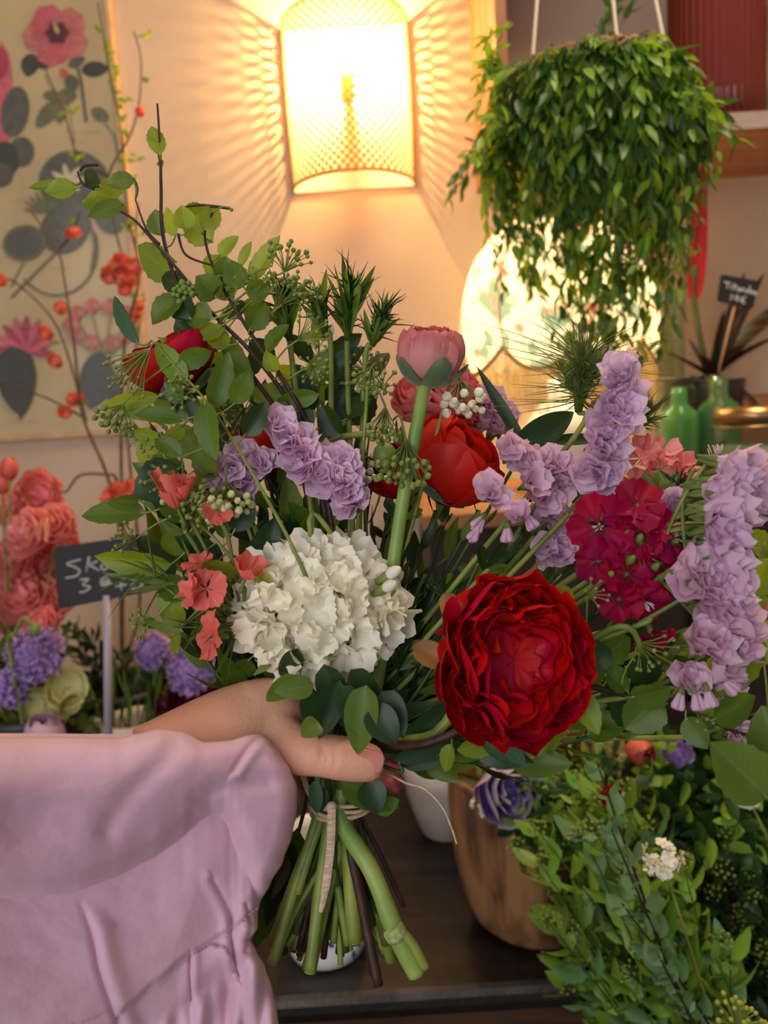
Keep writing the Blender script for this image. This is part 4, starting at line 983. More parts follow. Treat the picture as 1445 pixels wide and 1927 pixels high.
# foliage bunches standing in tall floor vases in front of the table
G1 = Vector((0.36, 0.70, 0.62)); G2 = Vector((0.56, 0.78, 0.60)); G3 = Vector((.50, .98, .85))
M_zinc = mat('zinc', (120, 122, 124), (96, 98, 100), noise_scale=12, rough=.4, metallic=.6)
for g, lb in ((G1, 'tall zinc floor vase under the light green foliage bunch'), (G2, 'tall zinc floor vase under the dark umbel foliage')):
    t = thing('floor_vase', lb, 'vase', (g.x, g.y, 0)); m = MB(); m.lathe([(0, 0), (.07, 0), (.075, .01), (.085, .5), (.09, .62), (.085, .62), (.08, .5), (.07, .02), (0, .02)], (g.x, g.y, 0), 36); m.build('vase_wall', M_zinc, t)
    m = MB(); m.lathe([(.088, .60), (.094, .605), (.094, .622), (.086, .625), (.084, .61)], (g.x, g.y, 0), 36); m.build('rim', M_zinc, t)
M_g1 = mat('bunch_leaf_light', (164, 196, 70), (116, 164, 62), rough=.42, trans=.32, tcol=(150, 196, 50), island=.25, hue=.015)
M_g2 = mat('bunch_leaf_blue', (126, 164, 110), (96, 142, 84), rough=.5, trans=.25, island=.2)
M_g3 = mat('bunch_leaf_dark', (62, 98, 42), (42, 76, 36), rough=.45, trans=.2, island=.3)
def ends(poly_, n, d0, d1):
    out = []
    xs = [p[0] for p in poly_]; ys = [p[1] for p in poly_]
    while len(out) < n:
        x, y = U(min(xs), max(xs)), U(min(ys), max(ys)); ins = False; j = len(poly_) - 1
        for i in range(len(poly_)):
            if (poly_[i][1] > y) != (poly_[j][1] > y) and x < (poly_[j][0] - poly_[i][0]) * (y - poly_[i][1]) / (poly_[j][1] - poly_[i][1]) + poly_[i][0]: ins = not ins
            j = i
        if ins: out.append(P(x, y, U(d0, d1)))
    return out
random.seed(3)
bush('foliage_bunch', 'bushy light green spirea foliage bunch with yellow green bud clusters, lower right', G1 + Vector((0, 0, -.02)), ends([(1030, 1480), (1130, 1440), (1240, 1500), (1360, 1600), (1380, 1800), (1300, 1930), (1100, 1930), (1010, 1780), (990, 1600)], 62, .74, .92), 20, .050, .023, [M_g1, M_g1, M_g2], mi=[0, 0, 1, 2], serr=.05, nu=4, nv=6, umb=1, cat='foliage')
bush('silver_foliage_stem', 'red brown stem with round blue green leaves, upright in the light foliage bunch', G1 + Vector((.01, -.01, 0)), [P(1125, 1440, .70), P(1150, 1560, .69), P(1240, 1800, .68), P(1170, 1700, .68)], 26, .030, .020, [M_g2, M_g2], mst=M_twig, r=.0022, nu=4, nv=6, cat='foliage')
bush('foliage_bunch', 'darker green foliage bunch behind the light one, at the lower right', G3, ends([(1180, 1400), (1445, 1420), (1460, 1600), (1330, 1640), (1200, 1560), (1200, 1340), (1445, 1340)], 80, .84, 1.02), 20, .05, .02, [M_g3, M_g1], mi=[0, 0, 1], nu=2, nv=5, cat='foliage')
bush('foliage_bunch', 'dark foliage with dull yellow umbels at the lower right corner', G2 + Vector((0, 0, -.02)), ends([(1340, 1560), (1480, 1560), (1480, 1930), (1330, 1930), (1300, 1800)], 46, .84, .98), 16, .040, .018, [M_g3, M_g3], nu=2, nv=5, umb=2, cat='foliage')
bush('foliage_bunch', 'feathery dark green foliage filling the rustic vase', bb, ends([(880, 1480), (920, 1420), (1060, 1400), (1140, 1440), (1060, 1560), (960, 1560)], 26, .98, 1.08) + ends([(900, 1490), (1000, 1420), (1180, 1400), (1180, 1560), (1020, 1600), (960, 1560)], 34, .84, .93), 18, .038, .012, [M_g3, M_g1], nu=2, nv=4, cat='foliage')
whitecluster('cream white flower cluster in the middle of the light foliage bunch', 1243, 1612, .665, .019, G1)
whitecluster('white flower cluster just under the big olive leaf at the right', 1400, 1485, .74, .018, G2)
whitecluster('small white flower cluster over the rustic vase rim', 912, 1516, vc.y - R0 * .9, .016, bb, 12)
t = thing('umbel_stem', 'yellow green umbel poking into the bottom right corner', 'foliage', G2); ms = MB(); mb = MB()
c = P(1385, 1935, .66); ms.tube(smoothpts([G2, G2.lerp(c, .6), c], 5), .0018, 6)
umbel(ms, mb, c, UP + BK * .3 + RT * .3, .024, n=26, br=.0023, spread=1.2, rs=.0006); ms.build('stem', M_stem, t); mb.build('buds', mat('umbel_bright', (190, 194, 80), (150, 168, 66), rough=.6, trans=.2), t)
# ================================================================== THE BOUQUET
PX = 0.00034     # one pixel at the bouquet's distance, in metres
TIE = P(640, 1512, 0.49)
spiral = [0]
def tie_pt(k=None, up=0.0):
    spiral[0] += 1; a = spiral[0] * 2.4; r = 0.0145 * math.sqrt(((spiral[0] * 7) % 19 + 1) / 20)
    return TIE + RT * math.cos(a) * r + BK * math.sin(a) * r * 0.9
ENDS = [(520, 1800), (556, 1786), (612, 1790), (640, 1800), (655, 1775), (690, 1740), (728, 1780), (596, 1770), (575, 1810), (540, 1770), (625, 1760), (700, 1770)]
def bstem(t, head, axis, r, end=None, m=None, kink=0.03, parent_name='stem', r_end=None, via=None):
    tp = tie_pt()
    if end is None:
        e = ENDS[spiral[0] % len(ENDS)]; end = (e[0] + U(-14, 14), e[1] + U(-30, 24), U(.475, .52))
    ep = P(end[0], end[1], end[2]); axis = Vector(axis).normalized(); head = Vector(head)
    hand = tp + UP * 0.035 + (head - tp) * 0.05
    pts = [head, head - axis * kink]
    if via: pts += [P(*v) for v in via]
    else: pts += [(head - axis * kink).lerp(hand, 0.55) + BK * -0.004]
    pts += [hand, tp, tp.lerp(ep, .5) + RT * U(-.002, .002), ep]
    mb = MB(); sp = smoothpts(pts, 6); n = len(sp); re = r_end or r * 1.15
    mb.tube(sp, [r + (re - r) * i / n for i in range(n)], 10); o = mb.build(parent_name, m or M_stem, t)
    return sp
def bthing(name, label, cat, group=None, at=None):
    return thing(name, label, cat, TIE, group)

# ---- spirea branches and big explicit leaves -------------------------------------------------
def near(sp, p):
    return min(sp, key=lambda q: (q - p).length)
def pleaves(ml, ms, specs, sp, d0, jit=0.012, tilt=0.55, serr=0.05, nu=6, nv=11, a=.62, b=.85):
    for s in specs:
        bx, by, tx, ty, w = s[:5]; mi = s[5] if len(s) > 5 else 0; d = d0 + (s[6] if len(s) > 6 else U(-jit, jit))
        b0 = P(bx, by, d); e = P(tx, ty, d + U(-.012, .012)); dr = e - b0
        up = BK + rvec() * tilt
        c = U(-.1, .5)
        ml.leaf(b0, dr, up, dr.length * (1 + .06 * abs(c)), w * d / FPX * 1.30, curl=c, fold=U(.12, .4), serr=serr, mi=mi, nu=nu, nv=nv, a=a, b=b, wav=.02)
        if sp:
            q = near(sp, b0)
            if (q - b0).length < .055: ms.tube(smoothpts([q, q.lerp(b0, .5) + (dr.normalized() * -.002), b0, b0 + dr * .08], 4), .0006, 5, 1, cap=False)
def spirea(label, path, d, leaves, umb=(), twigs=(), end=None, n_rand=0, rl=.03, rw=.013, r=.0014, mi=(0, 1), stemmat=None, ds=None):
    t = bthing('spirea_branch', label, 'branch'); ms = MB(); ml = MB(); mb = MB()
    w = [P(x, y, d + (ds[i] if ds else 0)) for i, (x, y) in enumerate(path)]
    tp = tie_pt(); e = ENDS[spiral[0] % len(ENDS)]; end = end or (e[0] + U(-12, 12), e[1] + U(-30, 20), U(.48, .52)); ep = P(*end)
    sp = smoothpts(w + [tp + UP * .035 + (w[-1] - tp) * .04, tp, ep], 7); n = len(sp)
    ms.tube(sp, [r * .45 + r * 1.2 * i / n for i in range(n)], 7, 0)
    allp = list(sp)
    for tw in twigs:
        q = smoothpts([P(x, y, d) for x, y in tw], 6); ms.tube(q, [r * .4 + r * .35 * i / len(q) for i in range(len(q))], 6, 0); allp += q
    pleaves(ml, ms, leaves, allp, d)
    upto = max(3, int(len(w) * 7 * .95))
    if n_rand:
        leafy(ms, ml, sp[1:upto][::-1], .0007, .0006, n_rand, rl, rw, mi=list(mi), ms=1, spread=.8, pet=.006, serr=.05, nu=4, nv=9, k=1, upv=BK)
    for u in umb:
        x, y, ax, L_, nn = u[:5]; c = P(x, y, d - .004); mb = MB(); umbel(ms, mb, c, DIR(*ax), L_, n=nn, br=(u[5] if len(u) > 5 else .0018) * .8, spread=u[6] if len(u) > 6 else 1.0, mi=1, rs=.00035)
        q = near(sp, c)
        if (q - c).length < .06: ms.tube(smoothpts([q, q.lerp(c, .6) + UP * .002, c], 4), .0006, 5, 1, cap=False)
        mb.build('bud_cluster', [M_bud, M_bud], t)
    ms.build('stem', [stemmat or M_twig, M_stem], t); ml.build('foliage', [M_leaf, M_leafm, M_leafd, M_leafb], t)
    return t
spirea('tallest dark twig with sparse leaves, standing upright above the red bloom at the left',
       [(296, 195), (299, 240), (302, 300), (303, 350), (308, 450), (350, 560), (470, 700), (560, 860), (610, 1150)], .50,
       [(301, 292, 285, 232, 27, 0), (300, 302, 306, 314, 12, 1), (304, 444, 292, 395, 34, 1), (330, 445, 314, 390, 26, 0), (306, 470, 330, 500, 20, 1),
        (325, 520, 258, 462, 52, 1), (342, 560, 280, 600, 46, 1), (350, 540, 300, 520, 34, 2), (360, 600, 330, 560, 40, 2)],
       umb=[(356, 556, (-.3, .2, 1), .009, 16, .0028)])
spirea('brown twig with bright backlit leaves reaching furthest left over the poster',
       [(205, 388), (250, 412), (290, 455), (345, 520), (400, 590), (470, 660), (545, 760), (600, 900), (630, 1150)], .49,
       [(145, 348, 42, 348, 17, 1), (143, 354, 84, 360, 32, 0), (248, 338, 156, 392, 44, 0), (252, 336, 200, 345, 26, 1), (190, 350, 150, 322, 26, 2), (232, 384, 164, 408, 28, 1), (212, 386, 150, 378, 20, 0),
        (228, 390, 232, 374, 12, 1), (420, 632, 482, 745, 34, 1), (432, 650, 380, 622, 34, 0), (470, 640, 520, 690, 36, 2), (440, 560, 400, 520, 34, 1), (455, 570, 520, 600, 38, 1), (520, 700, 500, 660, 26, 0),
        (560, 745, 462, 742, 38, 1), (600, 742, 512, 762, 30, 1), (590, 800, 540, 760, 34, 2), (640, 820, 606, 760, 40, 2), (650, 790, 690, 735, 40, 2), (560, 820, 500, 800, 32, 1)],
       twigs=[[(255, 376), (275, 430), (300, 460)], [(150, 322), (160, 312), (185, 310)], [(146, 322), (155, 345), (178, 356)]],
       umb=[(478, 565, (.2, .9, .5), .020, 20, .0008), (520, 580, (.5, .9, .3), .022, 26, .0019, .9), (560, 640, (.8, .5, .4), .020, 16, .0018), (590, 690, (.2, -.4, 1), .013, 18, .0016)])
spirea('leafy light green spirea branch leaning left of the wall lamp, tips at mid height',
       [(400, 400), (385, 440), (400, 500), (430, 560), (480, 640), (560, 760), (610, 900), (640, 1150)], .485,
       [(352, 432, 342, 386, 34, 0), (345, 398, 390, 392, 22, 0), (400, 455, 345, 410, 46, 0), (380, 432, 410, 388, 34, 0), (412, 482, 445, 442, 26, 0), (452, 502, 470, 452, 17, 0), (470, 530, 528, 444, 32, 0),
        (430, 530, 390, 470, 44, 0), (420, 540, 425, 480, 36, 1), (445, 545, 440, 490, 38, 1), (462, 550, 512, 540, 34, 1), (408, 560, 372, 520, 44, 1), (400, 600, 350, 590, 44, 1), (370, 640, 330, 600, 40, 2), (450, 600, 430, 560, 36, 2),
        (470, 620, 500, 570, 38, 1), (380, 640, 420, 610, 38, 0), (500, 660, 540, 610, 34, 1), (410, 520, 380, 560, 36, 2)],
       twigs=[[(345, 390), (375, 386), (400, 388), (432, 392)], [(400, 500), (350, 480), (335, 440)]],
       umb=[(536, 512, (.3, .8, .4), .018, 20, .0021, 1.1), (555, 560, (.6, .5, .5), .016, 12, .0019), (432, 392, (1, 0, .2), .002, 1, .0022), (512, 500, (0, 1, .2), .014, 3, .0019, .3)])
spirea('leafy spirea branch crossing in front of the small red bloom at the left',
       [(285, 640), (330, 690), (375, 740), (420, 800), (480, 900), (560, 1050), (610, 1200)], .455,
       [(262, 648, 193, 546, 26, 3), (350, 722, 290, 640, 36, 0), (335, 682, 398, 664, 34, 1), (385, 756, 398, 862, 44, 1), (400, 770, 432, 664, 38, 1), (300, 745, 180, 768, 30, 0), (370, 800, 310, 700, 36, 2), (320, 722, 340, 760, 30, 1),
        (350, 790, 250, 770, 30, 1), (345, 800, 310, 835, 26, 0), (420, 830, 380, 760, 34, 2), (440, 760, 470, 700, 34, 1), (460, 820, 500, 760, 38, 2), (300, 830, 250, 810, 28, 0), (340, 860, 290, 820, 30, 1), (300, 690, 330, 660, 26, 1)],
       umb=[(283, 655, (-.55, -.8, .4), .030, 30, .0014, .55), (232, 760, (-.3, -.9, .3), .017, 26, .0026, .9), (345, 745, (.1, .1, 1), .014, 14, .0018)], r=.0011, stemmat=M_stem, mi=(0, 1))
spirea('broad leaved green branch low at the left, pointing across the corner of the chalk sign',
       [(330, 905), (350, 960), (400, 1010), (470, 1090), (560, 1200), (620, 1330)], .47,
       [(275, 965, 145, 962, 42, 1), (262, 942, 205, 950, 26, 1), (322, 1062, 176, 1050, 50, 0), (340, 880, 252, 935, 66, 2), (330, 930, 290, 850, 60, 1), (350, 1010, 300, 1040, 40, 1), (350, 1080, 380, 1130, 42, 2), (345, 1130, 300, 1080, 44, 1),
        (340, 1180, 300, 1110, 40, 0), (330, 1190, 335, 1230, 28, 0), (300, 1180, 255, 1165, 16, 1), (470, 1240, 450, 1275, 34, 1), (400, 900, 370, 840, 46, 1), (420, 960, 400, 900, 44, 2), (440, 1000, 470, 930, 44, 2), (480, 1060, 520, 980, 46, 2), (420, 1060, 330, 1010, 40, 2)],
       umb=[(330, 885, (-.1, -.8, .6), .021, 22, .0018, 1.0), (395, 925, (.3, -.6, .7), .022, 30, .0022, .9), (365, 960, (.1, .2, 1), .018, 20, .0018, 1.1), (255, 1015, (-.7, .3, .5), .014, 14, .0017), (290, 1165, (-.9, -.2, .5), .014, 12, .0019), (285, 815, (-.3, -.7, .5), .014, 12, .0018)],
       stemmat=M_stem, n_rand=10, rl=.034, rw=.016)
spirea('leafy branch behind the orange red bloom, filling the left middle of the bouquet',
       [(360, 680), (400, 740), (450, 820), (520, 930), (580, 1080), (620, 1260)], .52, [(330, 760, 270, 740, 34, 1), (380, 860, 330, 800, 46, 1), (300, 780, 200, 760, 30, 1), (350, 700, 300, 720, 30, 2), (400, 700, 450, 660, 36, 1), (300, 880, 262, 820, 40, 0), (320, 960, 270, 900, 44, 1)],
       n_rand=26, rl=.036, rw=.016, mi=(0, 1, 2), umb=[(440, 720, (-.2, .4, 1), .018, 18, .0018), (460, 770, (0, -.3, 1), .018, 20, .0018), (330, 830, (-.4, .2, .8), .016, 16, .0018)])
spirea('leafy branch behind the bristly green heads, left of the wilted pink bud',
       [(600, 640), (600, 700), (600, 800), (620, 950), (640, 1200)], .53, [(610, 760, 560, 690, 44, 1), (630, 780, 650, 700, 48, 2), (660, 800, 700, 730, 50, 2), (590, 720, 620, 660, 38, 1), (560, 720, 520, 690, 32, 0), (690, 720, 730, 660, 40, 2)], n_rand=22, rl=.04, rw=.018, mi=(1, 2), stemmat=M_stem,
       umb=[(720, 730, (-.2, .3, 1), .018, 20, .0018), (690, 700, (-.4, .6, .6), .016, 16, .0017)])
spirea('red brown twig with broad olive leaves running out to the right edge',
       [(1470, 1386), (1400, 1382), (1330, 1352), (1260, 1318), (1180, 1308), (1085, 1292), (960, 1330), (800, 1400)], .44,
       [(1188, 1312, 1262, 1300, 60, 1, -.01), (1180, 1300, 1140, 1255, 44, 1), (1085, 1298, 1126, 1382, 40, 0, -.02), (1240, 1312, 1180, 1375, 66, 1, -.005), (1150, 1300, 1225, 1366, 70, 2, .03), (1445, 1500, 1335, 1395, 90, 1, -.05), (1340, 1355, 1420, 1310, 50, 1), (1425, 1190, 1340, 1330, 88, 1, -.02),
        (1460, 1240, 1400, 1180, 90, 0, .02), (1300, 1330, 1290, 1400, 36, 2), (1100, 1250, 1150, 1220, 44, 2), (1120, 1240, 1190, 1200, 50, 1), (1190, 1240, 1240, 1290, 50, 2), (1290, 1350, 1330, 1410, 40, 1), (1470, 1440, 1440, 1340, 80, 1, -.03), (1020, 1370, 1050, 1420, 40, 0), (950, 1392, 986, 1440, 26, 3, -.01),
        (930, 1392, 862, 1414, 40, 0), (905, 1395, 985, 1438, 30, 3), (850, 1400, 832, 1455, 26, 0), (1010, 1372, 1000, 1425, 44, 0), (1140, 1270, 1090, 1250, 40, 1), (1060, 1100, 1060, 1150, 30, 0)],
       twigs=[[(1330, 1352), (1400, 1350), (1445, 1335)]], umb=[(1200, 1210, (.6, -.5, .5), .020, 16, .0016), (1310, 1340, (.3, .2, .8), .012, 10, .0014), (1105, 1120, (.4, .2, .5), .012, 10, .0014)], r=.0019, mi=(1, 2))
spirea('light green leafy branch at the right edge behind the lilac statice', [(1440, 1020), (1400, 1120), (1330, 1230), (1150, 1300), (900, 1380)], .52,
       [(1445, 1060, 1420, 1000, 60, 0), (1420, 1150, 1400, 1080, 60, 0), (1440, 1120, 1460, 1060, 50, 0), (1400, 1180, 1450, 1150, 50, 1), (1440, 1190, 1380, 1210, 50, 0), (1330, 1200, 1280, 1240, 50, 1)], n_rand=16, rl=.045, rw=.024, mi=(0, 1), stemmat=M_stem)

# ---- filler greenery in the core -------------------------------------------------------------
def filler(label, head, n, L_, W_, mi, kind='lance', group='dark filler greenery', k=0):
    t = bthing('filler_foliage', label, 'foliage', group); ms = MB(); ml = MB(); h = P(*head); tp = tie_pt(); ep = ENDS[spiral[0] % len(ENDS)]
    ep = P(ep[0] + U(-16, 16), ep[1] - U(0, 60), U(.48, .53)); pts = [h, h.lerp(tp, .45) + rvec() * .006, tp + UP * .04 + (h - tp) * .05, tp, ep]
    sp = smoothpts(pts, 6); ms.tube(sp, [.0012 + .0012 * i / len(sp) for i in range(len(sp))], 7)
    top = sp[:15][::-1]
    if kind == 'lance': leafy(ms, ml, top, .0016, .001, n, L_, W_, mi=mi, spread=.6, nu=4, nv=8, start=.02, k=1, jl=.35)
    else:   # lobed ranunculus leaves
        for i in range(n):
            x = (i + .5) / n * (len(top) - 2); j = int(x); p = top[j]; tg = (top[j + 1] - top[j]).normalized(); o = Quaternion(tg, i * 2.4) @ tg.orthogonal().normalized()
            d = (tg + o * U(.5, 1)).normalized(); q = p + d * .02; ms.tube([p, q], .0008, 5, cap=False)
            for s in (-.7, 0, .7):
                sd = d.cross(BK).normalized(); dd = (d * math.cos(s) + sd * math.sin(s)); l = L_ * (1 if s == 0 else .75) * U(.8, 1.1)
                ml.leaf(q, dd, BK + rvec() * .7, l, W_, curl=U(-.1, .5), mi=rnd.choice(mi), nu=4, nv=8, a=.9, b=.5)
                ml.leaf(q + dd * l * .45, (dd + sd * (.6 if s >= 0 else -.6)), BK + rvec() * .7, l * .45, W_ * .6, mi=rnd.choice(mi), nu=2, nv=5, a=.7, b=.6)
    ms.build('stem', M_stemd, t); ml.build('foliage', [M_leafm, M_leafd, M_leafb], t)
HE = [(430, 900, .53), (520, 860, .55), (600, 820, .56), (680, 800, .55), (760, 820, .57), (470, 1010, .52), (560, 960, .53), (660, 930, .53), (740, 960, .52), (820, 960, .53), (900, 960, .54), (980, 1010, .54), (1060, 1080, .53), (420, 1100, .52), (900, 1060, .50),
      (800, 1080, .50), (720, 1080, .485), (1000, 1100, .52), (760, 1000, .55), (620, 1040, .52), (540, 1080, .52), (1080, 1180, .50), (860, 1180, .48), (940, 1140, .52), (1150, 1130, .52), (500, 960, .55), (700, 880, .57), (860, 900, .58), (1020, 960, .56), (380, 1000, .54), (1090, 1020, .51), (640, 960, .56), (780, 900, .57)]
for i, h in enumerate(HE):
    if i % 3 == 2: filler('dark lobed leaf stem deep inside the bouquet', h, 8, .026, .0075, [0, 1, 1], 'lobed', group='dark lobed greenery in the bouquet core')
    else: filler('dark narrow leaved stem deep inside the bouquet', h, 15, .040, .0125, [0, 1, 1, 1], 'lance', group='dark narrow leaved greenery in the bouquet core')
for h, lb in (((1120, 1250, .475), 'leafy green stem right of the large red ranunculus'), ((1210, 1190, .48), 'leafy green stem under the crimson cluster'), ((1260, 1260, .485), 'leafy green stem behind the hanging lilac statice buds'), ((1160, 1370, .50), 'leafy green stem lowest at the right of the large red ranunculus'), ((1320, 1180, .48), 'leafy green stem behind the arching pink statice spray')):
    filler(lb, h, 22, .040, .021, [0, 0, 1], 'lance', group=None)
for h, lb in (((290, 860, .53), 'mid green leafy stem behind the spent umbels at the left'), ((290, 1040, .52), 'mid green leafy stem behind the coral florets'), ((350, 1190, .50), 'mid green leafy stem lowest at the left of the bouquet'), ((410, 780, .55), 'mid green leafy stem behind the left statice'), ((470, 690, .56), 'mid green leafy stem behind the berry clusters'), ((300, 940, .54), 'mid green leafy stem left of the white tipped buds'), ((400, 620, .545), 'mid green leafy stem right of the left red bloom')):
    filler(lb, h, 24, .042, .019, [0, 0, 1], 'lance', group=None)
def strap(label, specs, d, mts=None, name='strap_foliage', cat='foliage', tilt=.4):
    t = bthing(name, label, cat); ml = MB(); ms = MB()
    pleaves(ml, ms, specs, None, d, tilt=tilt, serr=0, nu=4, nv=12, a=.45, b=.8)
    cx = P(specs[0][0], specs[0][1], d); bstem(t, cx, UP, .0012, m=M_stemd, kink=.004); ml.build('foliage', mts or [M_leafd, M_leafm, M_leafb], t)
strap('dark glossy strap leaves curling beside the fringed lamp glow', [(985, 835, 898, 690, 18, 0), (975, 850, 1080, 772, 50, 0), (1040, 830, 1140, 822, 20, 0), (1000, 810, 1080, 800, 26, 0), (990, 880, 1050, 900, 30, 1)], .53)
strap('long dark leaves sticking out right under the large red ranunculus', [(752, 1440, 920, 1378, 40, 0), (745, 1420, 900, 1370, 44, 0), (760, 1400, 860, 1330, 40, 0), (740, 1430, 985, 1372, 34, 0), (800, 1380, 880, 1290, 36, 0)], .465)
strap('dark leaves folded down over the thumb', [(690, 1290, 668, 1425, 54, 1, -.03), (700, 1330, 745, 1400, 50, 0, -.03), (640, 1280, 600, 1390, 44, 0, -.02), (560, 1270, 500, 1325, 36, 1, -.02), (590, 1290, 520, 1300, 34, 1, -.02), (600, 1360, 568, 1384, 34, 1, -.035), (720, 1300, 760, 1390, 44, 0, -.02), (610, 1250, 660, 1380, 50, 0, -.015),
                                                   (560, 1220, 530, 1290, 36, 0, -.01), (660, 1260, 720, 1350, 44, 0, -.02), (640, 1290, 690, 1390, 40, 0, -.025), (580, 1300, 610, 1400, 40, 0, -.01)], .455)
strap('green leaves poking out under the thumb beside the raffia', [(640, 1470, 752, 1520, 50, 1, -.02), (690, 1470, 715, 1530, 44, 0, -.02), (700, 1520, 750, 1505, 36, 1, -.01), (650, 1480, 700, 1510, 36, 0, -.015), (600, 1480, 604, 1530, 26, 0, -.015), (590, 1470, 600, 1535, 22, 2, -.02)], .475)
strap('dark leaf hanging at the left of the cut stems, against the cuff', [(560, 1560, 482, 1790, 52, 0, .03), (545, 1580, 500, 1740, 40, 0, .03), (540, 1610, 492, 1700, 36, 0, .03)], .50)

# ---- ranunculus ------------------------------------------------------------------------------
def rbloom(label, x, y, d, R, axis, mts, end=None, r=.0022, r_end=None, via=None, name='ranunculus', seps=None, stem=True, kink=.03, **kw):
    t = bthing(name, label, 'flower'); c = P(x, y, d); ax = DIR(*axis); m = MB(); ranunculus(m, c, ax, R, **kw); m.build('petals', mts, t)
    if seps: m = MB(); sepals(m, c, ax, R, **seps[1]); m.build('sepals', seps[0], t)
    bstem(t, c - ax * R * .8, ax, r, end, kink=kink, r_end=r_end, via=via); return t, c, ax
t, c, ax = rbloom('largest red ranunculus, fully open and ruffled, in front at the lower right', 968, 1243, .405, .0415, (.16, .08, 1), [M_red, M_redd], end=(735, 1808, .50), r=.003, via=[(820, 1380, .45)],
    nlay=13, npet=7, open_=98, open_in=114, ruf=.095, wn=4.0, core=.20, squash=.62, dome=.30, hole=.42, nu=13, nv=8, mi2=1, stretch=1.10)
for (bx, by, tx, ty, w) in ((870, 1190, 836, 1112, 46), (850, 1250, 775, 1214, 52), (880, 1330, 888, 1384, 26)):
    m = MB(); b0 = P(bx, by, .415); e = P(tx, ty, .42); m.leaf(b0, e - b0, BK + rvec() * .3, (e - b0).length, w * .42 / FPX, curl=.4, fold=.35, nu=6, nv=8, a=.5, b=.5); m.build('sepal', M_sepalb, t)
for (bx, by, tx, ty, w) in ((880, 1230, 812, 1222, 44), (875, 1270, 822, 1310, 50), (960, 1360, 965, 1412, 60), (900, 1140, 880, 1098, 60)):
    m = MB(); b0 = P(bx, by, .412); e = P(tx, ty, .405); m.leaf(b0, e - b0, BK + rvec() * .3, (e - b0).length, w * .41 / FPX, curl=-.5, fold=-.2, nu=6, nv=7, a=.5, b=.25); tag(m.build('outer_petal', M_redor, t), 'brighter scarlet outer petal', None)
rbloom('half closed red ranunculus seen from the side behind the green bud stem', 860, 862, .53, .0335, (.62, .55, .35), [M_redor, M_red], end=(668, 1772, .50), r=.0028, r_end=.0045,
       nlay=7, npet=5, open_=118, open_in=140, ruf=.035, wn=3, core=.35, squash=1.0, dome=.12, nu=10, nv=9, seps=(M_sepal, dict(n=5, ext=55, hw=.5)))
rbloom('crimson ranunculus at the far left, half hidden behind light leaves', 318, 668, .50, .030, (-.35, .75, .35), [M_redd, M_red], end=(513, 1815, .47), r=.0022, r_end=.0030,
       nlay=6, npet=5, open_=108, open_in=130, ruf=.04, wn=3, core=.4, squash=.75, dome=.1, nu=10, nv=8, seps=(M_sepal, dict(n=5, ext=60, hw=.5)))
rbloom('scarlet bloom tucked behind the left lilac statice', 490, 830, .535, .0235, (-.2, .7, .6), [M_redor, M_redor], end=(584, 1828, .47), r_end=.0036,
       nlay=5, npet=5, open_=125, open_in=150, ruf=.03, wn=3, core=.45, squash=1.0, dome=.1, nu=9, nv=8)
rbloom('deep red bloom mostly hidden left of the thick green bud stem', 738, 885, .545, .020, (-.3, .3, .6), [M_redd, M_red], nlay=5, npet=5, open_=115, open_in=140, ruf=.04, wn=3, core=.4, squash=.95, dome=.1)
rbloom('dusty pink double bloom behind the closed pink bud', 852, 738, .56, .027, (.3, .5, .6), [M_pinkp, M_salmon], nlay=8, npet=6, open_=95, open_in=115, ruf=.11, wn=5, core=.2, squash=.6, dome=.3, hole=.1, mi2=1)
rbloom('peach bloom low behind the closed pink bud', 790, 745, .57, .022, (-.2, .5, .6), [M_salmon, M_pinkp], nlay=5, npet=5, open_=105, open_in=130, ruf=.06, core=.35, squash=.8)
# closed pink bud with grey green sepals and thick stem
t = bthing('ranunculus_bud', 'closed dusty pink ranunculus bud with grey green sepals, topmost on a thick stem', 'flower')
c = P(812, 662, .475); ax = DIR(.10, .92, .30); R = .0208
m = MB(); ranunculus(m, c, ax, R, nlay=8, npet=5, open_=128, open_in=146, ruf=.065, wn=6, core=.62, squash=.95, dome=.05, nu=10, nv=10, tail=.15); m.build('petals', [M_pinkp], t)
m = MB(); sepals(m, c, ax, R, n=5, ext=84, hw=.5, squash=.95, k=1.07, flare=.06, roll=.5); m.build('sepals', M_sepal, t)
m = MB(); hc = c - ax * R * .9; tp = TIE + BK * .014
m.tube(smoothpts([hc, P(797, 735, .474), P(785, 800, .47), P(765, 900, .472), P(742, 1050, .47), P(715, 1250, .47), P(672, 1430, .476), tp, P(700, 1640, .458), P(745, 1755, .452), P(785, 1832, .450)], 7), [.0040] * 14 + [.0042] * 22 + [.0046] * 12 + [.0054] * 12 + [.0058] * 11, 14)
m.build('stem', mat('thick_stem', (156, 180, 88), (112, 150, 66), noise_scale=25, rough=.4, trans=.05, bump=.2, bump_scale=90), t)
m = MB(); a0 = P(742, 1752, .449); dd = (P(785, 1832, .45) - P(745, 1755, .452)).normalized(); M_node = mat('stem_node', (176, 190, 120), (140, 160, 90), noise_scale=300, rough=.7, bump=.5, bump_scale=400)
m.tube([a0 - dd * .003, a0 - dd * .001, a0 + dd * .003, a0 + dd * .005], [.0056, .0067, .0066, .0056], 16); m.build('node', M_node, t)
m = MB(); m.tube(smoothpts([a0 + RT * .003, P(775, 1775, .447), P(802, 1822, .447)], 5), [.003, .0032, .0032, .003, .0028, .0028, .0028, .0028, .0028, .0026, .0024], 10); tag(m.build('cut_side_shoot', M_stem, t), 'pale cut side shoot', None)
m = MB(); e0 = P(785, 1832, .450); m.tube([e0, e0 + dd * .0006], [.0054, .0050], 16); m.build('cut_end', M_node, t)
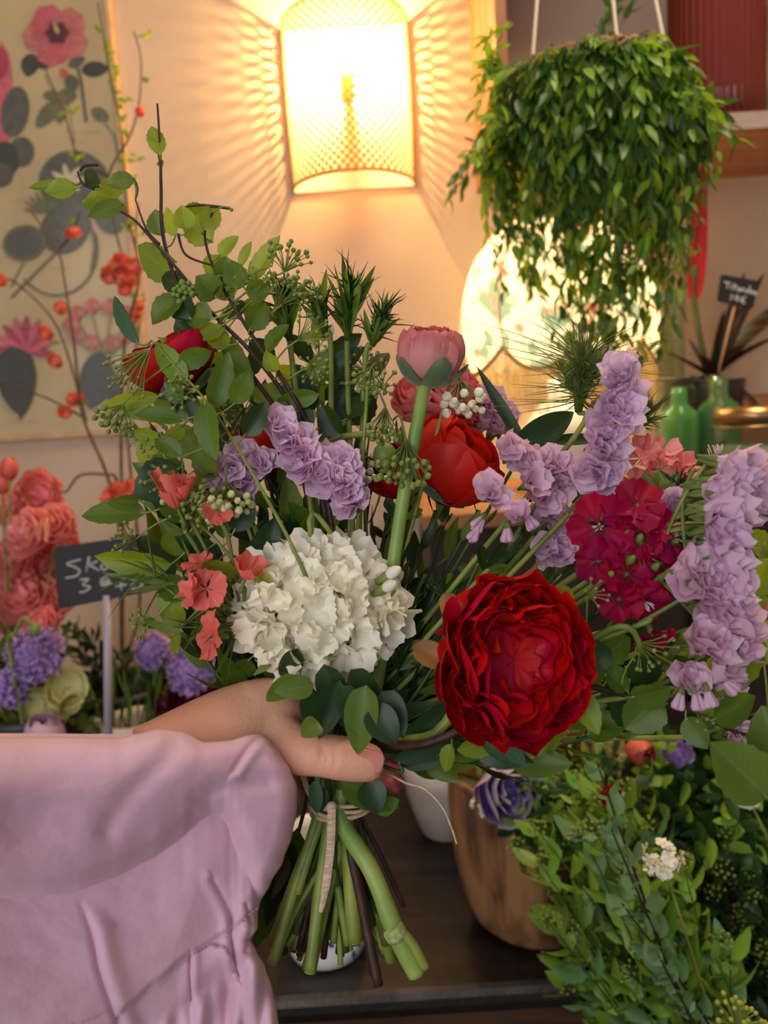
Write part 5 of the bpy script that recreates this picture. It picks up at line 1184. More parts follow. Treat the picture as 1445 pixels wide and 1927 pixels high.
# curved green bud stem behind (arching stalk)
t = bthing('arching_stem', 'arching pale green stalk with a nodding bud behind the left statice', 'flower stem'); c = P(720, 830, .50)
m = MB(); m.tube(smoothpts([P(722, 850, .50), P(712, 822, .50), P(670, 818, .50), P(620, 832, .50), P(590, 880, .505), P(600, 1000, .51), P(625, 1250, .50), TIE + RT * .01, P(660, 1760, .51)], 6), .0022, 8); m.build('stem', M_stem, t)
m = MB(); m.ball(P(724, 858, .50), .008, 0, 12, 9, sc=(1, 1, 1.15), rot=frame(UP)); m.build('bud', M_bud, t)

# ---- lilac statice ---------------------------------------------------------------------------
def statice(label, path, d, R, n, axis, mt=None, wide=0.0, L_=.016, end=None, extra=(), green=True, buds=(), spine=None, group=None, dz=0.0, via=None):
    t = bthing('statice', label, 'flower'); mp = MB(); mg = MB(); sp = smoothpts([P(x, y, d + dz * i) for i, (x, y) in enumerate(path)], 8); k = len(sp)
    ax0 = DIR(*axis); mts = mt or M_lilac
    for i in range(n):
        x = (i + .5) / n * (k - 1); j = min(int(x), k - 2); p = sp[j].lerp(sp[j + 1], x - j); tg = (sp[j + 1] - sp[j]).normalized(); side = tg.cross(BK).normalized()
        s = U(-1, 1); p = p + side * wide * s + BK * wide * .5 * (1 - s * s) + BK * U(-.002, .002); ax = (ax0 + side * s * .7 + rvec() * .35).normalized()
        funnel(mp, p - ax * L_ * .8, ax, R * U(.85, 1.12), L_ * U(.8, 1.1), 0, ruf=.2)
        if green: 
            b0 = p - ax * L_ * 1.15; mg.tube([b0, b0 + ax * L_ * .5, b0 + ax * L_ * .75], [.0009, .0022, .0016], 6); mg.leaf(b0, ax + rvec() * .3, BK + rvec() * .5, L_ * .7, .005, nu=2, nv=4)
    for (x, y, dd_, s) in extra:
        p = P(x, y, dd_); ax = (ax0 + rvec() * .4).normalized(); funnel(mp, p - ax * L_ * .8, ax, R * s, L_, 0, ruf=.2)
        b0 = p - ax * L_ * 1.15; mg.tube([b0, b0 + ax * L_ * .5, b0 + ax * L_ * .75], [.0009, .0022, .0016], 6)
    for (x, y, dx, dy) in buds:    # closed tubular buds
        p = P(x, y, d - .004)
        for q in range(6):
            a = DIR(dx + U(-.3, .3), dy + U(-.3, .3), U(0, .5)); mp.tube([p + a * .002, p + a * .007, p + a * .012, p + a * .0135], [.0009, .0014, .0020, .0012], 7)
            mg.tube([p, p + a * .005], [.0012, .0016], 5)
    # winged stalk behind the row
    mid = sp[k // 2]; end_ = sp[-1]
    q = [v - ax0 * L_ * 1.1 for v in sp[::max(1, k // 5)]]
    mg.tube(smoothpts(q + [q[-1].lerp(TIE, .12)], 4), .0013, 6, squash=(BK, .5))
    mp.build('petals', [mts], t); mg.build('calyx', [M_sgreen], t)
    bstem(t, q[-1].lerp(TIE, .10), (q[-1] - TIE), .0017, end, kink=.01, via=via); return t
statice('lilac statice spray left of the scarlet bloom, under the big pointed leaf', [(395, 868), (420, 890), (448, 850), (470, 862), (500, 868), (430, 905), (462, 905)], .475, .0088, 15, (-.1, .5, .9), wide=.005, buds=())
statice('lilac statice spray in the middle left, a dense diagonal row above the white cluster', [(520, 800), (548, 822), (570, 850), (600, 885), (632, 905), (655, 925), (668, 948)], .47, .0098, 24, (.2, .45, 1), wide=.006, extra=[(640, 858, .472, .9), (618, 855, .475, .9), (655, 868, .47, .8), (560, 880, .468, .8)], via=[(582, 980, .48)])
statice('pinkish lilac statice with tubular buds right of the centre red bloom', [(955, 838), (985, 852), (1010, 880), (1045, 868), (1058, 905), (1000, 905), (1040, 940)], .47, .0098, 15, (.1, .4, 1), mt=M_lilacp, wide=.006, extra=[(920, 915, .46, .95), (935, 935, .458, .9), (1010, 905, .455, 1.1), (975, 965, .455, .8)], buds=[(915, 965, -.5, -.6), (955, 980, 0, -1), (905, 985, -.6, -.7), (985, 960, .3, -.9)], group=None)
statice('lilac statice florets tucked under the pinkish spray, left of the crimson cluster', [(1015, 985), (1045, 960), (1060, 1000), (1030, 1030), (1055, 1045), (1070, 1010)], .485, .0095, 11, (.2, .1, 1), wide=.005)
statice('tall lilac statice spike leaning right in front of the fringed lamp', [(1190, 690), (1182, 725), (1150, 752), (1168, 785), (1135, 810), (1140, 850), (1118, 880), (1150, 890), (1110, 905)], .455, .0108, 26, (.1, .3, 1), wide=.0075, L_=.018)
statice('longest lilac statice spike curving down along the right edge', [(1392, 868), (1375, 905), (1370, 950), (1372, 1000), (1380, 1050), (1385, 1100), (1370, 1120)], .415, .0100, 34, (.9, .15, .75), wide=.0055, L_=.022, dz=0)
statice('lilac statice tuft behind the longest spike at the right photo edge', [(1410, 880), (1425, 920), (1415, 960), (1440, 900)], .44, .0095, 10, (.8, .3, .7), wide=.006, mt=M_lilac)
statice('pink lilac statice spray arching out to the lower right', [(1290, 1060), (1318, 1085), (1345, 1115), (1372, 1145), (1392, 1185), (1385, 1215)], .42, .0105, 20, (.45, .5, .9), mt=M_lilacp, wide=.006, L_=.020, extra=[(1335, 1195, .41, 1.05), (1350, 1215, .41, 1.0), (1320, 1205, .412, .9), (1365, 1262, .415, .9), (1375, 1275, .42, .8)], via=[(1180, 1180, .43), (1050, 1235, .45)])
statice('hanging pink lilac statice buds above the red brown twig', [(1290, 1262), (1300, 1275), (1310, 1268)], .42, .0085, 4, (.1, .3, 1), mt=M_lilacp, wide=.003, buds=[(1285, 1290, -.4, -1), (1305, 1290, .1, -1), (1325, 1285, .3, -1), (1350, 1270, .7, -.8)])
statice('small lilac statice bits beyond the red brown twig', [(1378, 1375), (1390, 1388), (1400, 1372)], .52, .0095, 4, (.1, .2, 1), mt=M_lilac, wide=.004, extra=[(1370, 1310, .5, .8), (1385, 1305, .5, .7)])
statice('pinkish statice behind the centre red bloom, beside the lamp fringe', [(915, 745), (940, 765), (955, 790), (920, 800), (900, 785)], .56, .0105, 12, (.3, .5, .8), mt=M_lilacp, wide=.006)
statice('pale lilac statice tuft between the salmon and crimson clusters', [(1260, 940), (1285, 950), (1270, 965)], .46, .0098, 5, (.1, .4, 1), wide=.004, extra=[(1190, 925, .5, .8), (1300, 985, .46, .8)])

# green winged calyx row along the longest spike
t = bthing('statice_leaf_stalk', 'pale green bristly statice stalk with pointed bracts beside the crimson cluster', 'flower stem'); m = MB(); ml = MB()
q = smoothpts([P(1338, 862, .43), P(1320, 885, .43), P(1290, 930, .43), P(1265, 980, .435), P(1230, 1060, .45), P(1130, 1200, .47)], 6); m.tube(q, .0011, 6)
for i in range(26):
    j = int(i * .9); p = q[j]
    for s in range(2):
        ml.leaf(p, DIR(1, U(.0, .35), U(-.1, .3)), UP + BK * .5 + rvec() * .3, .026 * U(.8, 1.2), .0068, curl=.15, fold=.5, nu=4, nv=7, a=.5, b=.6)
for i in range(12): p = P(1345 + U(-12, 12), 860 + U(-4, 8), .43); m.tube([p, p + DIR(U(-.6, .6), 1, U(0, .5)) * .007], .0003, 4, 1)
m.build('stem', [M_stem, M_stamen], t); ml.build('bracts', [M_sgreen], t)
bstem(t, q[-1], q[-2] - q[-1] + UP * .1, .0016, kink=.004)

# ---- sweet william clusters ------------------------------------------------------------------
def bristles(t, c, ax, n, L_, mt=None, r=.0005):
    m = MB(); needles(m, c, ax, n, L_, r=r, spread=1.9, curl=.6, length=.01); m.build('bracts', mt or M_leafd, t)
t = bthing('sweet_william', 'dense cream white sweet william cluster in the centre, just above the thumb', 'flower'); c = P(605, 1152, .475); ax = DIR(-.02, .35, 1)
mp = MB(); mg = MB(); Fh = frame(ax); n = 30
for i in range(n):
    f = math.sqrt((i + .5) / n); a = i * 2.39996; th = f * 1.36
    d = Fh @ Vector((math.sin(th) * math.cos(a), math.sin(th) * math.sin(a), math.cos(th)))
    sx = d.dot(RT); p = c + RT * d.dot(RT) * .044 + UP * d.dot(UP) * .036 + BK * d.dot(BK) * .024
    fa = (d + BK * .35 + rvec() * .28).normalized(); floret(mp, p, fa, .0185 * U(.85, 1.1), 5, 0, teeth=12, cup=.38, ruf=.17, mit=1, nv=6, gap=1.15)
    mg.tube([p - fa * .014, p], [.0016, .0014], 6)
    if i % 5 == 1:
        for q in range(5): s = fa + rvec() * .25; mp.tube([p, p + s * .004], .0003, 4, 1)
for (x, y, dx, dy) in ((728, 1105, .8, .5), (655, 1140, .2, .4), (612, 1250, -.3, -.6), (735, 1080, .9, .6)):
    p = P(x, y, .448); a = DIR(dx, dy, .7); mg.tube([p - a * .012, p - a * .004, p], [.0018, .0034, .0026], 8); mp.ball(p + a * .002, .0036, 0, 8, 6, sc=(1, 1, 1.7), rot=frame(a))
for i in range(26):
    p = c + RT * U(-.036, .036) + UP * U(-.034, .01) + BK * .006; mg.leaf(p, DIR(U(-1, 1), U(-1, .4), U(0, .8)), rvec(), .016, .005, nu=2, nv=5)
mp.build('petals', [M_white, M_coral], t); mg.build('calyx', M_bud, t); bristles(t, c - ax * .004 - UP * .01, DIR(0, -.8, .5), 26, .022)
bstem(t, c - ax * .01, ax + UP, .002, (556, 1786, .49), kink=.02)

t = bthing('sweet_william', 'crimson magenta sweet william cluster right of centre', 'flower'); c = P(1185, 1040, .465); mp = MB(); mg = MB()
for (x, y, R, dx, dy) in ((1128, 990, .0195, -.25, .15), (1200, 950, .017, .0, .6), (1168, 965, .013, -.2, .6), (1262, 1012, .0175, .35, .25), (1245, 1060, .014, .3, -.1), (1125, 1055, .014, -.6, -.2), (1180, 1080, .0165, 0, .4), (1165, 1128, .0155, -.3, -.4), (1210, 1130, .0145, .1, -.6),
                          (1292, 1030, .013, .7, -.1), (1235, 985, .013, .2, .5), (1228, 1198, .013, .2, -.9), (1208, 1020, .012, .1, .1), (1240, 1100, .012, .3, -.4)):
    p = P(x, y, .44 + .008 * (abs(x - 1190) / 110)); fa = DIR(dx + U(-.15, .15), dy + U(-.15, .15), .9); floret(mp, p, fa, R, 5, 0, teeth=9, cup=.2, ruf=.16, nv=6, gap=1.12)
    mg.tube([p - fa * .018, p - fa * .004, p], [.0018, .0020, .0014], 6)
    if R > .017 or (x, y) == (1210, 1130):
        for q in range(7): s = (fa + rvec() * .35).normalized(); mp.tube([p, p + s * .006, p + s * .008 + rvec() * .001], .00035, 5, 1)
for (x, y) in ((1205, 1010), (1180, 1000), (1235, 1065), (1190, 1050), (1150, 1080)):
    p = P(x, y, .438); a = DIR(U(-.3, .3), .5, 1); mg.tube([p - a * .012, p - a * .002, p + a * .003], [.001, .0028, .001], 7)
mp.build('petals', [M_crim, M_stamen], t); mg.build('calyx', M_bud, t); bristles(t, c + BK * .012, BK + UP * .2, 34, .012, M_bud, r=.0003); bstem(t, c, DIR(.5, .6, .2), .002, kink=.02)

t = bthing('sweet_william', 'salmon pink sweet william cluster at the right, below the green bottles', 'flower'); c = P(1250, 905, .50); mp = MB(); mg = MB()
for (x, y, R, dx, dy) in ((1205, 862, .014, -.5, .7), (1235, 856, .015, 0, .8), (1270, 878, .015, .3, .6), (1295, 892, .0145, .5, .5), (1300, 920, .012, .6, .1), (1240, 885, .012, 0, .3), (1200, 915, .012, -.6, -.1), (1225, 945, .012, -.2, -.6), (1275, 940, .012, .3, -.5), (1285, 905, .012, .4, .2), (1260, 955, .010, .2, -.8)):
    p = P(x, y, .485); fa = DIR(dx + U(-.1, .1), dy, .75); floret(mp, p, fa, R, 5, 0, teeth=9, cup=.3, ruf=.16, nv=6); mg.tube([p - fa * .016, p - fa * .003], [.0018, .0018], 6)
for i in range(16): b0 = P(1245 + U(-12, 12), 935, .476); mg.leaf(b0, DIR(U(-.8, .8), 1, U(-.2, .3)), BK + rvec() * .4, .017, .0055, nu=2, nv=5, fold=.5)
mp.build('petals', [M_salmon], t); mg.build('calyx', M_bud, t); bristles(t, c + BK * .02 - UP * .006, DIR(0, .2, .8), 20, .016); bstem(t, c, UP, .002, kink=.02)

t = bthing('sweet_william', 'coral sweet william with a few separate florets left of the white cluster', 'flower'); mp = MB(); mg = MB(); c = P(455, 1170, .475)
for (x, y, R, ax_, cu) in ((388, 1108, .0135, (-.1, .1, 1), .1), (375, 1062, .010, (-.3, .9, .5), .3), (362, 1112, .011, (-.8, .2, .6), .3), (398, 1198, .0155, (-.75, .1, .55), .1), (462, 1088, .010, (.3, .7, .3), .9), (335, 958, .008, (-.3, .9, .3), 2.4), (410, 965, .009, (.2, .4, .9), .4), (345, 940, .0075, (.1, .9, .4), 1.6)):
    p = P(x, y, .45); fa = DIR(*ax_); floret(mp, p, fa, R, 5, 0, teeth=9, cup=cu, ruf=.12, nv=6, gap=1.12); q = c.lerp(p, .75) if y > 1000 else P(x + 20, y + 50, .46)
    mg.tube(smoothpts([p, p - fa * .010, q, c], 5), [.0010] * 4 + [.0016] * 7 + [.0012] * 5, 6)
mp.build('petals', [M_coral], t); mg.build('calyx', M_sgreen, t)
m = MB(); needles(m, c, DIR(-1, -.1, .3), 16, .032, r=.0006, spread=1.5, curl=.9); needles(m, P(330, 1090, .46), DIR(-1, .2, .2), 9, .026, r=.0007, spread=1.2, curl=.8)
pm = MB(); pleaves(m, pm, [(400, 1140, 340, 1010, 9, 0), (330, 1100, 190, 1078, 10, 0), (330, 1095, 232, 1118, 9, 0), (340, 1190, 255, 1165, 12, 0), (450, 1180, 395, 1300, 6, 0), (440, 1170, 350, 1205, 9, 0)], None, .46, serr=0, nu=2, nv=9)
m.build('bracts', M_leafm, t); bstem(t, c, DIR(-.5, .5, .2), .002, kink=.02)

def bristly(label, x, y, d, axis, n, L_, sz, r=.0005, leaves=10, mt=M_leafd, spread=1.5, curl=.7):
    t = bthing('bristly_head', label, 'flower bud', None); c = P(x, y, d); ax = DIR(*axis); m = MB(); g = MB()
    for k in range(leaves):
        a = k * 2.4; o = frame(ax) @ Vector((math.cos(a), math.sin(a), 0)); h = sz * U(0, .6); g.leaf(c + ax * h, ax + o * U(.15, .8), rvec(), sz * U(.8, 1.1), sz * .22, curl=-.3, fold=.5, nu=2, nv=7, a=.5, b=.9)
    needles(m, c + ax * sz * .2, ax, n, L_, r=r, spread=spread, curl=curl, length=sz * .9)
    for k in range(7): g.tube([c, c + (ax + rvec() * .3).normalized() * sz * .8], [.0022, .0014], 6)
    m.build('bristles', mt, t); g.build('bracts', M_leafm, t); bstem(t, c, ax, .0018, kink=.015)
bristly('large bristly green dianthus head below the wall lamp', 655, 640, .505, (.05, 1, .1), 60, .022, .034, leaves=22)
bristly('narrow bristly green head left of its larger neighbour, below the lamp', 612, 625, .50, (-.25, 1, .1), 22, .018, .026, leaves=9)
bristly('bristly green dianthus head right of its larger neighbour, beside the pink bud', 700, 650, .51, (.35, 1, .1), 46, .018, .024, leaves=14)
bristly('bristly green head beside the berry clusters at the left', 545, 640, .50, (-.1, 1, .2), 46, .020, .028, leaves=16)
bristly('large moss like bristly green head in front of the fringed lamp', 1088, 775, .50, (.06, 1, .15), 300, .034, .030, r=.00036, leaves=9, mt=M_sgreen, spread=2.0, curl=1.3)
bristly('bristly green head right of the tall lilac statice spike', 1180, 815, .50, (.5, .5, .2), 60, .018, .018, r=.0004, leaves=6, mt=M_leafm)
bristly('bristly green head between the statice and the crimson cluster', 1085, 950, .50, (-.2, .7, .2), 40, .016, .018, r=.0004, leaves=8)
# drooping small umbels over the red bloom
def pumb(label, items, mt, cat='flower', mts=None, bud=M_bud):
    t = bthing('umbel_stem', label, cat); ms = MB(); mb = MB()
    for (x, y, d, ax_, L_, nn, br, spd, fx_, fy_) in items:
        c = P(x, y, d); mb = MB(); umbel(ms, mb, c, DIR(*ax_), L_, n=nn, br=br, spread=spd, rs=.0004); ms.tube(smoothpts([P(fx_, fy_, d + .01), P((fx_ + x) / 2, min(fy_, y) - 6, d), c], 5), .0007, 5); mb.build('bud_cluster', bud, t)
    ms.build('pedicels', M_sgreen, t)
    bstem(t, P(items[0][8], items[0][9], items[0][2] + .01), UP, .0012, kink=.006)
pumb('green umbel buds hanging over the thick bud stem', [(725, 765, .475, (-.1, -1, .3), .022, 22, .0019, .6, 690, 735), (765, 830, .465, (-.1, -1, .4), .028, 34, .0022, .75, 740, 790), (700, 690, .49, (-.2, -.8, .4), .018, 16, .0017, .8, 715, 705)], None)
pumb('tiny white flowers hanging from thin stalks above the centre red bloom', [(865, 715, .50, (.1, -1, .3), .024, 20, .0030, .8, 850, 690), (690, 860, .52, (-.1, -.6, .8), .02, 18, .0022, .9, 700, 830)], None, bud=M_white)
pumb('white tipped green buds at the left centre below the statice', [(425, 905, .465, (.2, -.9, .5), .024, 26, .0024, .7, 430, 880), (345, 900, .465, (-.1, -.9, .5), .018, 16, .0024, .8, 340, 870)], None, bud=mat('bud_white_green', (214, 216, 160), (150, 170, 96), rough=.5))
# brown woody cut ends below the tie
for i, (e, r, lb, top) in enumerate((((712, 1856, .452), .0030, 'thick dark brown cut twig crossing the green stems', (600, 1000, .53)), ((702, 1835, .462), .0022, 'thin dark brown cut twig right behind the thicker one', (560, 980, .54)), ((760, 1706, .49), .0016, 'short thin brown cut twig to the right of the thick green stem', (690, 1000, .54)))):
    t = bthing('woody_stem', lb, 'twig'); m = MB(); q = P(*e); tp = TIE + RT * (.002 + .009 * (i == 2)) + BK * (.008 - .004 * i)
    m.tube(smoothpts([P(*top), tp + UP * .05, tp, tp.lerp(q, .5), q], 6), [r * .6] * 10 + [r] * 15, 8); m.build('bark', M_twig, t)
# leaves and stem ends that only show below the tie
for (x0, e, r, lb) in ((-.013, (512, 1812, .462), .0031, 'leftmost long cut green stem end'), (-.010, (560, 1680, .47), .0026, None), (-.006, (583, 1829, .458), .0036, 'long green cut stem end left of the hanging raffia'), (.004, (668, 1770, .475), .0050, 'thick pale cut stem end in front of the white vase')):
    t = bthing('cut_stem', lb or 'pale jointed green stem behind the raffia end', 'flower stem'); m = MB(); tp = TIE + RT * x0 + BK * .010; q = P(*e); m.tube(smoothpts([TIE + RT * x0 * .4 + UP * .09, tp + UP * .03, tp, tp.lerp(q, .5) , q], 6), [r * .75] * 12 + [r] * 13, 12); m.build('stalk', mat('cut_stem_green' + lb[:1] if lb else 'cut_stem_pale', (160, 172, 78), (108, 130, 50), noise_scale=22, rough=.45, trans=.06), t)
    m = MB(); dn = (q - tp).normalized(); m.tube([q, q + dn * .0005], [r * .98, r * .9], 12); m.build('cut_end', M_node, t)
# raffia tie
M_raf = mat('raffia', (226, 200, 170), (196, 164, 132), noise_scale=160, rough=.65, stripes=(1, 1, 5), bump=.4, bump_scale=300)
t = thing('raffia_tie', 'pale raffia ribbon tied round the flower stems under the thumb', 'ribbon', TIE)
m = MB()
for k in range(5):
    off = UP * (-.0035 + k * .0017); rr = .0185 + .0006 * (k % 3); m.tube([TIE + RT * rr * math.cos(2 * PI * i / 40) + BK * rr * .92 * math.sin(2 * PI * i / 40) + off + UP * (.0022 * math.cos(2 * PI * i / 40 + k)) for i in range(41)], .0013, 6, squash=(UP, 1.0), cap=False)
m.build('band', M_raf, t)
kn = P(622, 1518, .466); m = MB(); m.ball(kn, .0042, 0, 10, 8, sc=(1, .7, .8)); m.build('knot', M_raf, t)
def ribbon(name, pts, w, nrm, dz=0):
    m = MB(); sp = smoothpts([P(*p) for p in pts], 8); k = len(sp)
    m.grid(lambda u, v: sp[min(int(round(v * (k - 1))), k - 1)] + RT * (u - .5) * w * (1 - .5 * max(0, v - .7) / .3) + BK * (.0008 * math.sin(u * PI)), 4, k - 1); m.grid(lambda u, v: sp[min(int(round(v * (k - 1))), k - 1)] + RT * (.5 - u) * w * (1 - .5 * max(0, v - .7) / .3) - BK * .0004, 4, k - 1); m.build(name, M_raf, t)
ribbon('hanging_end', [(624, 1522, .464), (622, 1590, .462), (614, 1660, .462), (604, 1716, .463)], .0050, BK)
ribbon('upper_end', [(568, 1450, .47), (580, 1490, .468), (602, 1520, .466)], .0034, BK)
m = MB(); m.tube(smoothpts([P(690, 1480, .475), P(722, 1456, .47), P(765, 1474, .46), P(800, 1486, .455), P(832, 1520, .45), P(850, 1560, .45), P(859, 1588, .45)], 6), [.00085] * 20 + [.0007] * 17, 6, squash=(BK, .6)); m.build('thin_end', M_raf, t)
# ================================================================== THE PERSON: forearm, hand and loose sleeve
PE = thing('person', 'person in a loose pale pink linen sleeve, left hand gripping the bouquet stems', 'person', P(200, 1600, .46))
M_skin = mat('skin', (238, 182, 148), (226, 160, 130), noise_scale=14, rough=.5, sss=.12, bump=.25, bump_scale=420, spec=.4)
M_nail = mat('nail', (212, 132, 122), (222, 150, 138), uvgrad=(0, 1), rough=.28, sss=.1, coat=.3)
b = MB()
def ptube(pts, rs, n=20, squash=None, k=5):
    sp = smoothpts([P(*q) for q in pts], k); r = []
    for i in range(len(sp)):
        x = i / k; j = min(int(x), len(rs) - 2); r.append(rs[j] + (rs[j + 1] - rs[j]) * (x - j))
    b.tube(sp, r, n, squash=squash)
ptube([(60, 1600, .435), (200, 1510, .44), (330, 1440, .446), (420, 1392, .456), (475, 1368, .466), (520, 1368, .474)], [.030, .030, .030, .0290, .0275, .024], squash=(BK, .86))
ptube([(462, 1372, .466), (510, 1392, .474), (556, 1418, .482)], [.025, .0255, .019], squash=(BK, .8))      # palm
ptube([(470, 1350, .466), (515, 1338, .474), (552, 1345, .486)], [.0225, .0205, .0150])                          # index knuckle side
for (y, y2, x2, r) in ((1335, 1338, 692, .0086), (1385, 1392, 704, .0090), (1440, 1448, 700, .0086), (1488, 1494, 682, .0074)):
    ptube([(515, y * .5 + 690, .480), (545, y, .498), (580, y, .520), (625, (y + y2) / 2, .533), (668, y2, .529), (x2, y2 + 2, .516), (x2 + 8, y2 + 3, .508)], [r * 1.35, r * 1.22, r * 1.08, r * 1.08, r * .98, r * .92, r * .6], n=14)
ptube([(478, 1392, .462), (520, 1402, .458), (566, 1413, .4525), (606, 1421, .4500), (640, 1426, .4495), (676, 1432, .4500), (706, 1437, .4510), (720, 1439, .4515)], [.0200, .0175, .0142, .0124, .0128, .0122, .0102, .0058], n=20)   # thumb
ptube([(500, 1350, .462), (530, 1385, .456), (560, 1405, .454)], [.012, .013, .012])                          # web
ah = b.build('arm_and_hand', M_skin)
md = ah.modifiers.new('r', 'REMESH'); md.mode = 'VOXEL'; md.voxel_size = .0016
sm = ah.modifiers.new('s', 'SMOOTH'); sm.iterations = 14; sm.factor = .5
dg = bpy.context.evaluated_depsgraph_get(); me2 = bpy.data.meshes.new_from_object(ah.evaluated_get(dg))
ah.modifiers.clear(); ah.data = me2
me2.materials.clear(); me2.materials.append(M_skin)
def topx(co):
    v = co - CAM; z = v.dot(FWD); return v.dot(RT) / z * FPX + 722.5, -v.dot(UP) / z * FPX + 963.5, z
for v in me2.vertices:     # knuckle creases of the thumb, the web fold and small tendon swells
    x, y, z = topx(v.co)
    if z < .458 and 560 < x < 660 and 1370 < y < 1470:
        g = 0
        for cx, sl, a in ((604, .10, .8), (611, .05, .5), (618, .12, 1.0), (626, .02, .5), (634, .08, .7)):
            dd = (x - cx + sl * (y - 1420) + .0035 * (y - 1425) ** 2); g += a * math.exp(-(dd / 2.6) ** 2)
        g *= max(0, 1 - abs(y - 1415) / 42)
        v.co += FWD * (.0026 * g)
for p in me2.polygons: p.use_smooth = True
setp(ah, PE)
m = MB(); nc = P(692, 1430, .4515); tdir = (P(716, 1438, .452) - P(660, 1427, .450)).normalized(); nn = (BK + UP * .25).normalized(); sdv = tdir.cross(nn).normalized(); nn = sdv.cross(tdir)
def nailf(u, v):
    x = u * 2 - 1; w = .0068 * (1 - max(0, (v - .62) / .38) ** 2 * .75) ** .5 * (1 - max(0, (.25 - v) / .25) ** 2 * .4)
    a = x * w / .0112
    return nc + tdir * (v * .0165 - .0085) + sdv * (math.sin(a) * .0118) + nn * (math.cos(a) * .0124 - .0002 - .0022 * v * v)
m.grid(nailf, 10, 14); o = m.build('thumb_nail', M_nail, PE); md = o.modifiers.new('t', 'SOLIDIFY'); md.thickness = .0006; md.offset = -1

# ---- sleeve
M_linen = mat('pink_linen', (238, 196, 212), (230, 186, 206), noise_scale=9, rough=.75, trans=.12, tcol=(240, 200, 206), sheen=.3)
nt = M_linen.node_tree; N = nt.nodes; L = nt.links; bs = N['Principled BSDF']; tc = N.new('ShaderNodeTexCoord')
w1 = N.new('ShaderNodeTexNoise'); w1.inputs['Scale'].default_value = 1; w2 = N.new('ShaderNodeTexNoise'); w2.inputs['Scale'].default_value = 1
m1 = N.new('ShaderNodeMapping'); m1.inputs['Scale'].default_value = (1500, 1500, 90); m2_ = N.new('ShaderNodeMapping'); m2_.inputs['Scale'].default_value = (90, 90, 1500)
for mm, ww in ((m1, w1), (m2_, w2)): L.new(tc.outputs['Object'], mm.inputs[0]); L.new(mm.outputs[0], ww.inputs['Vector'])
ad = N.new('ShaderNodeMath'); L.new(w1.outputs[0], ad.inputs[0]); L.new(w2.outputs[0], ad.inputs[1])
bp = N.new('ShaderNodeBump'); bp.inputs['Strength'].default_value = .25; bp.inputs['Distance'].default_value = .0006; L.new(ad.outputs[0], bp.inputs['Height']); L.new(bp.outputs[0], bs.inputs['Normal'])
def interp(tab, x):
    if x <= tab[0][0]: return tab[0][1]
    for (a, va), (b_, vb) in zip(tab[:-1], tab[1:]):
        if x <= b_:
            t = (x - a) / (b_ - a); t = t * t * (3 - 2 * t) * .5 + t * .5; return va + (vb - va) * t
    return tab[-1][1]
TOPF = [(-80, 1391), (100, 1389), (225, 1391), (262, 1382), (300, 1373), (340, 1378), (384, 1399), (430, 1396), (470, 1385), (490, 1383), (520, 1384)]
XR = [(1383, 492), (1396, 507), (1420, 528), (1450, 547), (1482, 558), (1520, 557), (1570, 548), (1620, 531), (1660, 508), (1700, 487), (1720, 483), (1745, 483), (1768, 470), (1790, 480), (1820, 496), (1860, 511), (1900, 519), (1960, 526)]
FY = [(-80, 1684), (0, 1680), (80, 1675), (150, 1662), (220, 1636), (290, 1600), (340, 1564), (368, 1536), (396, 1520), (420, 1524), (436, 1545), (452, 1590), (468, 1645), (482, 1688), (494, 1708), (560, 1716)]
SY = [(200, 1940), (240, 1892), (290, 1848), (355, 1795), (430, 1752), (486, 1706)]
def sst(a, b_, x):
    t = min(1, max(0, (x - a) / (b_ - a))); return t * t * (3 - 2 * t)
def gauss(x, s): return math.exp(-(x / s) ** 2)
def polyd(x, y, pl):
    best = 1e9
    for (x0, y0), (x1, y1) in zip(pl[:-1], pl[1:]):
        dx, dy = x1 - x0, y1 - y0; t = max(0, min(1, ((x - x0) * dx + (y - y0) * dy) / (dx * dx + dy * dy))); qx, qy = x0 + dx * t, y0 + dy * t
        s = (x - qx) * dy - (y - qy) * dx; d_ = math.hypot(x - qx, y - qy)
        if d_ < abs(best): best = d_ if s > 0 else -d_
    return best
FYP = [(-80, 1684), (0, 1680), (80, 1675), (150, 1662), (220, 1636), (290, 1600), (340, 1564), (368, 1536), (396, 1520), (420, 1524), (436, 1545), (452, 1590), (468, 1645), (482, 1688), (494, 1708), (560, 1716)]
C1 = [(150, 1690), (172, 1750), (185, 1820), (205, 1880), (222, 1925)]
C2 = [(358, 1786), (357, 1830), (360, 1880)]; C3 = [(437, 1700), (434, 1750), (444, 1826)]; C4 = [(300, 1560), (330, 1600), (350, 1625)]; C5 = [(380, 1500), (430, 1475), (500, 1470)]
C6 = [(485, 1390), (470, 1405), (452, 1430), (440, 1450)]; C7 = [(462, 1700), (472, 1740), (462, 1790)]; C8 = [(400, 1655), (425, 1700), (440, 1745)]; C9 = [(200, 1560), (240, 1500), (300, 1440), (330, 1405)]
